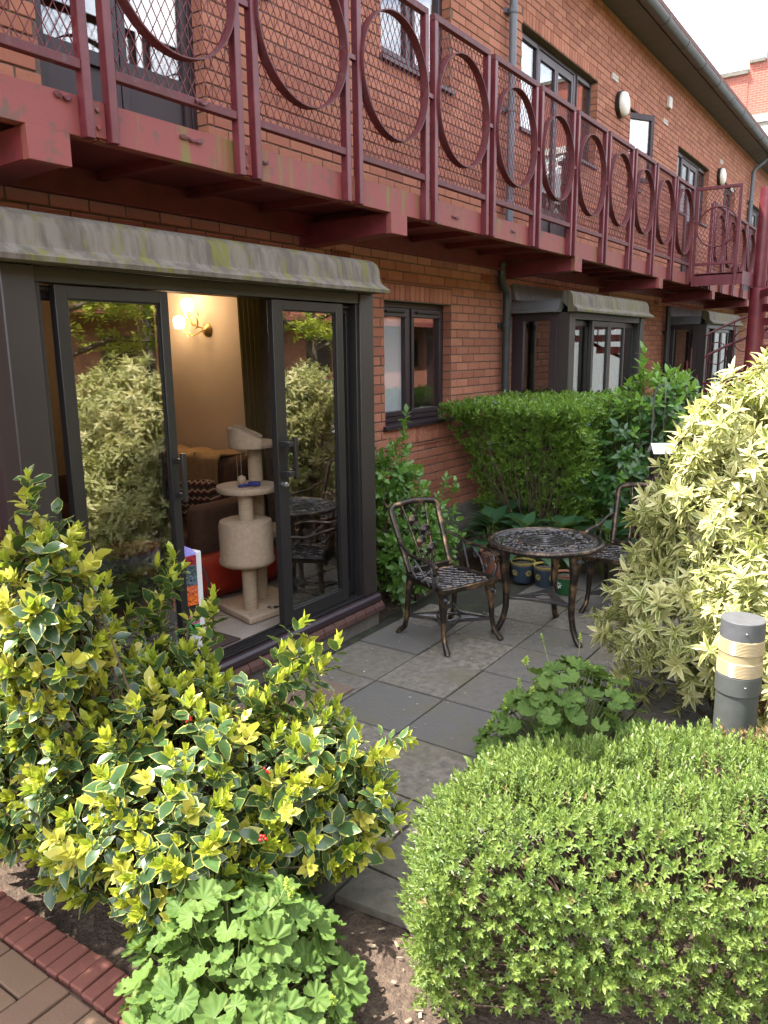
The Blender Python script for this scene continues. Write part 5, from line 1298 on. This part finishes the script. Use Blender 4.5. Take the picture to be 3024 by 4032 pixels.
while len(P) < 4300:
    x, y = random.uniform(1.5, 3.3), random.uniform(-.6, 1.25)
    if not inside(x, y): continue
    d, nn = edge_d(x, y); k = min(1, d/.30); h = .37+.18*math.sqrt(max(0, 1-(1-k)**2))+.022*math.sin(11*x+3*y)*math.sin(9*y)+.02*math.sin(23*x-7*y)*math.sin(19*y+4*x)
    if (x-2.85)**2+(y-.42)**2 < .006: continue
    s_ = 1-k; P.append((x, y, h+random.uniform(-.03, .015))); A.append((nn[0]*s_*1.1+random.gauss(0, .18), nn[1]*s_*1.1+random.gauss(0, .18), 1))
ntop = len(P)
seglen = [(Vector(poly[(i+1) % len(poly)])-Vector(poly[i])).length for i in range(len(poly))]
while len(P) < ntop+5600:                       # the sheared sides
    i = random.choices(range(len(poly)), seglen)[0]; a, b = Vector(poly[i]), Vector(poly[(i+1) % len(poly)]); p = a.lerp(b, random.random()); nn = Vector(((b-a).y, -(b-a).x)).normalized()*-1
    z = random.uniform(.03, .40)
    if random.random() > (.35+1.4*z): continue
    bul = .035*math.sin(z/.40*PI)+random.uniform(-.10, .03)-.03; p = p+nn*bul
    P.append((p.x, p.y, z)); A.append((nn.x*1.0+random.gauss(0, .25), nn.y*1.0+random.gauss(0, .25), .75))
P, A = np.array(P), np.array(A)
root = T('clipped_hebe', 'low clipped mound of tiny bright green leaves in the near corner', 'hedge', (2.3, .4, -.04))
m_hebed = leafmat('hebe_dry', (.16, .10, .04), (.24, .17, .07), None, trans=.2, rough=.6); dry = (rng.random(len(P)) < .03) | ((P[:, 0]-2.83)**2+(P[:, 1]-.42)**2 < .02)
pl = Plant(); old = ~dry & (rng.random(len(P)) < .45)
pl.rosettes(HB, m_hebe, P[~dry & ~old], A[~dry & ~old], 13, (.2, 1.3), (.75, 1.3), (-.014, .038), (.35, 1)); pl.rosettes(HB, m_hebe, P[old], A[old], 12, (.3, 1.5), (.6, 1.1), (.0, .05), (0, .45)); pl.rosettes(HB, m_hebed, P[dry], A[dry], 8, (.3, 1.5), (.7, 1.1), (0, .045), (0, 1)); pl.build(root, 300)
sel = rng.choice(len(P), 700, replace=False)
stems(root, [((2.3+(p[0]-2.3)*.62, .4+(p[1]-.4)*.62, max(0, p[2]*.35)-.03), p-unit(a)*.02) for p, a in zip(P[sel], A[sel])], m_twig, 'branch', .0042, .0016, 4, .05)

# ---- cream variegated pieris
m_pier = leafmat('pieris_leaf', (.14, .18, .045), (.26, .28, .08), (.60, .55, .25), .45, .8, .30, .40)
m_piery = leafmat('pieris_young', (.40, .37, .11), (.62, .56, .27), (.68, .63, .36), .4, .9, .34, .40)
PR = [leaf(.074, .021, 5, .75, .25, c, tw_) for c, tw_ in ((-.05, .2), (.2, -.3), (.38, .3), (.55, 0))]
def pieris(label, loc, ells, N, grp='cream leaved shrubs', keep=300, zlow=.08):
    P, A = shell(ells, N, .55, 1.05, zlow); A = unit(A+np.array([0, 0, .45])+rng.normal(0, .25, A.shape))
    root = T('pieris_shrub', label, 'shrub', loc, group=grp); pl = Plant(); zt = rng.random(len(P)) < .42
    pl.rosettes(PR, m_pier, P[~zt], A[~zt], 14, (.55, 1.75), (.75, 1.15), (0, .05), (0, 1), droop=.15); pl.rosettes(PR, m_piery, P[zt], A[zt], 13, (.45, 1.6), (.7, 1.15), (-.005, .04), (0, 1), droop=.1)
    pl.rosettes(PR, m_pier, P[zt], A[zt], 6, (1.3, 1.9), (.8, 1.15), (.03, .08), (0, .7), droop=.2)
    pl.build(root, keep); sel = rng.choice(len(P), min(len(P), 110), replace=False)
    stems(root, [((loc[0]+rng.normal(0, .05), loc[1]+rng.normal(0, .05), -.04), p-unit(a)*.02) for p, a in zip(P[sel], A[sel])], m_twig, 'branch', .008, .002, 6, .08)
    return root
rp_ = pieris('tall cream and yellow variegated shrub beside the bollard light', (3.95, .58, -.04),
    [((4.0, .92, .48), (.42, .42, .46)), ((4.15, .80, .98), (.40, .42, .45)), ((4.2, .52, 1.38), (.42, .50, .44)), ((3.75, .42, .60), (.34, .36, .50)), ((4.3, .2, 1.0), (.5, .5, .7)), ((4.0, .75, .7), (.3, .34, .6))], 1700)
mb = MB(); mb.tube([(3.72, .45, -.04), (3.74, .46, .45), (3.68, .44, .75), (3.66, .42, 1.0), (3.66, .38, 1.25)], [.022, .019, .016, .013, .008], 8); mb.tube([(3.66, .42, 1.0), (3.70, .47, 1.2), (3.72, .5, 1.35)], [.012, .01, .006], 8)
B(mb, 'trunk', M('red_bark', (.20, .09, .05), .8, c2=(.13, .06, .035), sc=20), rp_, smooth=60)
pieris('further cream variegated shrub behind the tall one near the stair', (6.35, .55, -.04), [((6.3, .55, .75), (.65, .5, .7)), ((6.2, .72, 1.35), (.55, .4, .40))], 620, keep=60)
pieris('cream variegated shrub deeper in the courtyard bed', (4.6, -1.2, -.04), [((4.6, -1.2, .7), (.8, .7, .75))], 260, keep=20)

# ---- clipped ceanothus hedge against the wall
m_cean = leafmat('ceanothus_leaf', (.085, .175, .026), (.20, .32, .045), None, trans=.3, rough=.4)
CE = [leaf(.034, .016, 4, .85, .2, c) for c in (.0, .15)]
def hedge_cloud(x0, x1, y0, y1, zt, N, under):
    P, A = [], []
    while len(P) < N:
        r = random.random()
        if r < .36: p = (random.uniform(x0, x1), random.uniform(y0, y1), zt+.02*math.sin(5*P[-1][0] if P else 0)+random.uniform(-.05, .015)); a = (random.gauss(0, .3), random.gauss(0, .3), 1)
        elif r < .68: z = zt-abs(random.random())**1.3*under; k = (zt-z)/under; p = (x0+.75*k**.8+random.uniform(-.02, .3), random.uniform(y0+k*.05, y1), z); a = (-1, random.gauss(0, .3), .45)
        else: z = zt-random.random()**1.2*under; k = (zt-z)/under; p = (random.uniform(x0+.55*k, x1-.1*k), y0+random.uniform(-.03, .22)+.08*k, z); a = (random.gauss(0, .3), -1, .45)
        e = min(p[0]-x0, x1-p[0], p[1]-y0)
        cl_ = .06*math.sin(7*p[0]+5*p[2])*math.sin(8*p[1]+6*p[2]) if r >= .36 else .025*math.sin(9*p[0])*math.sin(8*p[1])
        if r >= .36 and math.sin(13*p[0]+3*p[1])*math.sin(11*p[2]+7*p[1]) < -.55: continue
        q = unit(np.array(a)); P.append((p[0]+q[0]*cl_, p[1]+q[1]*cl_, p[2]-max(0, .05-e)*.8+q[2]*cl_*.5)); A.append(a)
    return np.array(P), np.array(A)
P, A = hedge_cloud(5.92, 7.9, 2.22, 3.48, 1.37, 6200, 1.12)
root = T('clipped_hedge', 'flat topped clipped green hedge with small blue flowers below the window', 'hedge', (6.9, 2.9, -.04))
pl = Plant(); pl.rosettes(CE, m_cean, P, A, 10, (.3, 1.5), (.75, 1.35), (-.01, .04), (0, 1)); pl.build(root, 250)
sel = rng.choice(len(P), 120, replace=False)
stems(root, [((6.9+(p[0]-6.9)*.25, 2.95+(p[1]-2.95)*.25, -.03), p) for p in P[sel]], m_twig, 'branch', .006, .002, 5, .16)
mb = MB()
for i in range(60):
    p = P[rng.integers(0, len(P))]+np.array([-.02, -.02, .01])
    for k in range(5): q = p+rng.normal(0, .008, 3); mb.lathe([(.001, -.004), (.005, 0), (.001, .004)], q, 5)
B(mb, 'blossom', M('blue_blossom', (.16, .20, .48), .7), root)['kind'] = 'stuff'

# ---- glossy camellia beside the feeder
m_cam = leafmat('camellia_leaf', (.030, .085, .022), (.055, .13, .03), None, trans=.2, rough=.28, spec=.55)
m_camy = leafmat('camellia_young', (.12, .26, .04), (.18, .34, .05), None, trans=.35, rough=.35)
CM = [leaf(.085, .040, 6, .8, .2, c) for c in (.1, .25)]
P, A = shell([((6.75, 2.05, .75), (.50, .42, .72)), ((6.95, 1.85, 1.35), (.50, .36, .33))], 430, .6, 1.04, .12); A = unit(A+np.array([0, 0, .5]))
for tip in ((6.82, 2.0, 1.82), (6.72, 1.98, 1.70), (7.05, 1.95, 1.66), (7.2, 1.8, 1.62), (6.6, 2.05, 1.55), (7.3, 1.72, 1.60)): P = np.vstack([P, tip, np.array(tip)-[0, 0, .09]]); A = np.vstack([A, [0, 0, 1], [.3, .2, 1]])
root = T('camellia_shrub', 'upright glossy green shrub between the clipped hedge and cream shrub', 'shrub', (6.8, 2.0, -.04))
pl = Plant(); y_ = P[:, 2]+rng.normal(0, .3, len(P)) > 1.35
pl.rosettes(CM, m_cam, P[~y_], A[~y_], 8, (.6, 1.8), (.7, 1.15), (0, .10), (0, 1), droop=.15); pl.rosettes(CM, m_camy, P[y_], A[y_], 8, (.3, 1.4), (.65, 1.1), (-.01, .08), (0, 1), droop=.1)
pl.build(root, 250); sel = rng.choice(len(P), 90, replace=False)
stems(root, [((6.8+rng.normal(0, .06), 2.0+rng.normal(0, .06), -.04), p) for p in P[sel]], m_twig, 'branch', .010, .003, 6, .06)

# ---- toothed shrub by the bay post
m_mah = leafmat('toothed_leaf', (.070, .165, .030), (.14, .27, .045), None, trans=.3, rough=.33)
MH = [leaf(.060, .031, 7, .85, .15, c, serr=.18) for c in (.05, .2)]
P, A = shell([((4.72, 3.18, .55), (.36, .30, .52)), ((4.95, 3.05, .42), (.30, .30, .38)), ((4.60, 3.15, .95), (.26, .25, .24)), ((4.62, 3.0, .35), (.24, .22, .32))], 640, .45, 1.05, .08); A = unit(A+np.array([-.1, -.2, .5]))
for tip in ((4.86, 3.14, 1.40), (4.80, 3.12, 1.30), (4.92, 3.2, 1.24), (4.55, 3.05, 1.2), (5.2, 3.0, .86), (5.32, 2.98, .82)): P = np.vstack([P, tip, np.array(tip)-[.02, .0, .06]]); A = np.vstack([A, [-.1, -.2, 1], [.4, -.3, .8]])
root = T('toothed_shrub', 'bright green toothed leaf shrub between the near bay and window', 'shrub', (4.75, 3.18, -.04))
pl = Plant(); pl.rosettes(MH, m_mah, P, A, 10, (.4, 1.6), (.6, 1.15), (-.01, .09), (0, 1), droop=.1); pl.build(root, 250); sel = rng.choice(len(P), 110, replace=False)
stems(root, [((4.78+rng.normal(0, .05), 3.2+rng.normal(0, .05), -.04), p) for p in P[sel]], m_twig, 'branch', .007, .002, 6, .05)
# soft seedling at the bay corner
m_soft = leafmat('soft_leaf', (.09, .17, .075), (.13, .22, .09), None, trans=.25, rough=.6)
SL = [leaf(.10, .040, 6, .85, .15, c) for c in (.2, .4)]
root = T('leafy_seedling', 'soft grey green seedling at the corner of the near bay', 'plant', (4.40, 2.88, -.04)); pl = Plant()
Pq = np.array([(4.40, 2.88, z) for z in (.08, .16, .24, .33, .40)]+[(4.48, 2.92, z) for z in (.1, .2)]); pl.rosettes(SL, m_soft, Pq, np.tile([[0, 0, 1.]], (len(Pq), 1)), 5, (.6, 1.5), (.6, 1.1), (0, .04), (0, 1), droop=.2); pl.build(root, 60)
stems(root, [((4.40, 2.88, -.04), (4.40, 2.88, .42)), ((4.47, 2.92, -.04), (4.48, 2.92, .22))], m_stem, 'stem', .005, .003)

# ---- hostas
m_host = leafmat('hosta_leaf', (.028, .080, .034), (.042, .105, .042), None, trans=.2, rough=.42)
HO = [leaf(.21, .15, 8, .66, .16, c, base=.08) for c in (.2, .4, .55)]
def hosta(x, y, n, label, r=.20):
    root = T('hosta', label, 'plant', (x, y, -.04), group='hostas under the hedge'); pl = Plant(); pos = []; d = []; nr = []
    for i in range(n):
        a = i*2.4+random.uniform(-.3, .3); u = (i+1)/n; el = R(75)-u*R(65); dd = np.array([math.cos(a)*math.cos(el), math.sin(a)*math.cos(el), math.sin(el)])
        base = np.array([x+math.cos(a)*.20*u, y+math.sin(a)*.20*u, .12+.27*(1-u*.7)]); pos.append(base); d.append(dd*np.array([1, 1, .45])); nr.append(np.array([-math.cos(a)*math.sin(el), -math.sin(a)*math.sin(el), math.cos(el)])+np.array([0, 0, .5]))
    pos, d, nr = map(np.array, (pos, d, nr)); idx = rng.integers(0, 3, n)
    for q in range(3): w = idx == q; pl.put(HO[q], m_host, d[w], nr[w], pos[w], rng.uniform(.7, 1.15, w.sum()), rng.uniform(0, 1, w.sum()))
    pl.build(root, 60); stems(root, [((x, y, -.04), p) for p in pos], m_stem, 'stalk', .005, .004, 6, .01)
hosta(5.95, 2.95, 34, 'blue green hosta left of the terracotta pot below the brick wall'); hosta(5.88, 2.62, 32, 'blue green hosta hanging over the blue pots'); hosta(6.05, 2.35, 34, 'blue green hosta behind the garden table'); hosta(6.1, 2.0, 32, 'blue green hosta beside the half hidden chair'); hosta(6.5, 3.05, 20, 'blue green hosta tucked far under the clipped hedge')

# ---- tall evergreen added out of view, beyond the frame edge, to shade the path
P, A = shell([((.42, 2.78, 1.1), (.36, .36, 1.05))], 420, .5, 1.05, .1); A = unit(A+np.array([0, 0, .5]))
root = T('added_shade_shrub', 'tall dark evergreen shrub added unseen by the end of the terrace to shade the path', 'shrub', (.42, 2.78, -.09)); pl = Plant()
pl.rosettes(CM, m_cam, P, A, 9, (.5, 1.7), (.8, 1.3), (0, .10), (0, 1)); pl.build(root, 0)
stems(root, [((.42, 2.78, -.09), p) for p in P[:60]], m_twig, 'branch', .012, .003, 6, .05)

# ---- litter: dry leaves and bark chips on the soil
mb = MB()
for i in range(240):
    x, y = random.uniform(1.3, 2.2), random.uniform(.5, 2.9); a = random.uniform(0, PI); l, w = random.uniform(.004, .016), random.uniform(.002, .006)
    z = random.uniform(-.035, -.018); u = Vector((math.cos(a), math.sin(a), random.uniform(-.3, .3))); v = Vector((-math.sin(a), math.cos(a), random.uniform(-.3, .3))); c = Vector((x, y, z))
    mb.add([c-u*l-v*w, c+u*l-v*w*.6, c+u*l*.8+v*w, c-u*l+v*w*.7], [(0, 1, 2, 3)], t=random.random())
tag(B(mb, 'bark_litter', M('dry_bark', (.20, .13, .085), .95, tint=(.34, .27, .19))), 'scattered dry bark chips on the bare soil', 'litter', kind='stuff')

mb = MB()
for i in range(90):
    x, y = random.uniform(2.3, 5.3), random.uniform(1.3, 2.75); a = random.uniform(0, PI); l, w = random.uniform(.003, .011), random.uniform(.002, .005); c = Vector((x, y, .003)); u = Vector((math.cos(a), math.sin(a), .1)); v = Vector((-math.sin(a), math.cos(a), .15))
    mb.add([c-u*l-v*w, c+u*l-v*w*.5, c+u*l*.7+v*w, c-u*l*.8+v*w*.7], [(0, 1, 2, 3)], t=random.random())
tag(B(mb, 'petal_litter', M('dry_petal', (.30, .24, .16), .95, tint=(.50, .48, .44))), 'small dry petals and flecks scattered on the patio slabs', 'litter', kind='stuff')

# ---- courtyard trees and hedge opposite (mirrored in the doors)
m_acer = leafmat('golden_tree_leaf', (.26, .30, .04), (.42, .42, .05), None, trans=.4, rough=.5)
m_box = leafmat('dark_hedge_leaf', (.05, .10, .025), (.09, .16, .035), None, trans=.2, rough=.5)
TL = [leaf(.10, .06, 4, .8, .1, .1)]
def tree(x, y, h, label, N=900):
    root = T('golden_tree', label, 'tree', (x, y, -.09), group='courtyard trees'); mb = MB()
    mb.tube([(x, y, -.09), (x+.05, y, h*.3), (x-.03, y+.05, h*.6), (x, y, h*.9)], [.14, .12, .09, .03], 10)
    br_ = []
    for i in range(14): a = i*2.4; z = h*(.36+.04*i); e = (x+math.cos(a)*(1.8-.05*i), y+math.sin(a)*(1.8-.05*i), z+.25); mb.tube([(x, y, z), ((x+e[0])/2, (y+e[1])/2, z+.28), e], [.05, .03, .012], 6); br_.append(e)
    B(mb, 'trunk', m_bark, root, smooth=60); pl = Plant()
    cl = np.array(br_)[rng.integers(0, 14, N)]; ctr = np.array([x, y, 0]); u = rng.uniform(.35, 1.15, (N, 1)); P = np.concatenate([(ctr[:2]+(cl[:, :2]-ctr[:2])*u), cl[:, 2:3]], 1)+rng.normal(0, .22, (N, 3))*np.array([1, 1, .45])
    pl.rosettes(TL, m_acer, P, np.tile([[0, 0, 1.]], (N, 1))+rng.normal(0, .4, (N, 3)), 9, (.9, 1.8), (.6, 1.2), (-.03, .08), (0, 1)); pl.build(root, 0)
tree(6.3, -3.7, 4.9, 'golden leaved courtyard tree mirrored in the left glass door'); tree(8.4, -4.5, 5.6, 'golden leaved courtyard tree mirrored towards the door opening'); tree(12.0, -4.0, 5.0, 'golden leaved courtyard tree mirrored in the narrow right door')
root = T('box_hedge', 'dark green courtyard hedge mirrored low in the glass doors', 'hedge', (6, -3.2, -.09)); N = 2600
P = np.stack([rng.uniform(1, 13, N), rng.uniform(-3.6, -2.8, N), rng.uniform(.1, 1.25, N)], 1); P[:, 2] = np.where(rng.random(N) < .5, 1.25, P[:, 2]); pl = Plant(); pl.rosettes([leaf(.07, .04, 4, .8, .1, .1)], m_box, P, np.tile([[0, .5, 1.]], (N, 1))+rng.normal(0, .3, (N, 3)), 6, (.4, 1.6), (.7, 1.2), (-.02, .05), (0, 1)); pl.build(root, 0)
mb = MB(); mb.box(1.1, 12.9, -3.5, -2.95, -.05, 1.15); B(mb, 'core', M('hedge_core', (.03, .035, .02), 1), root)
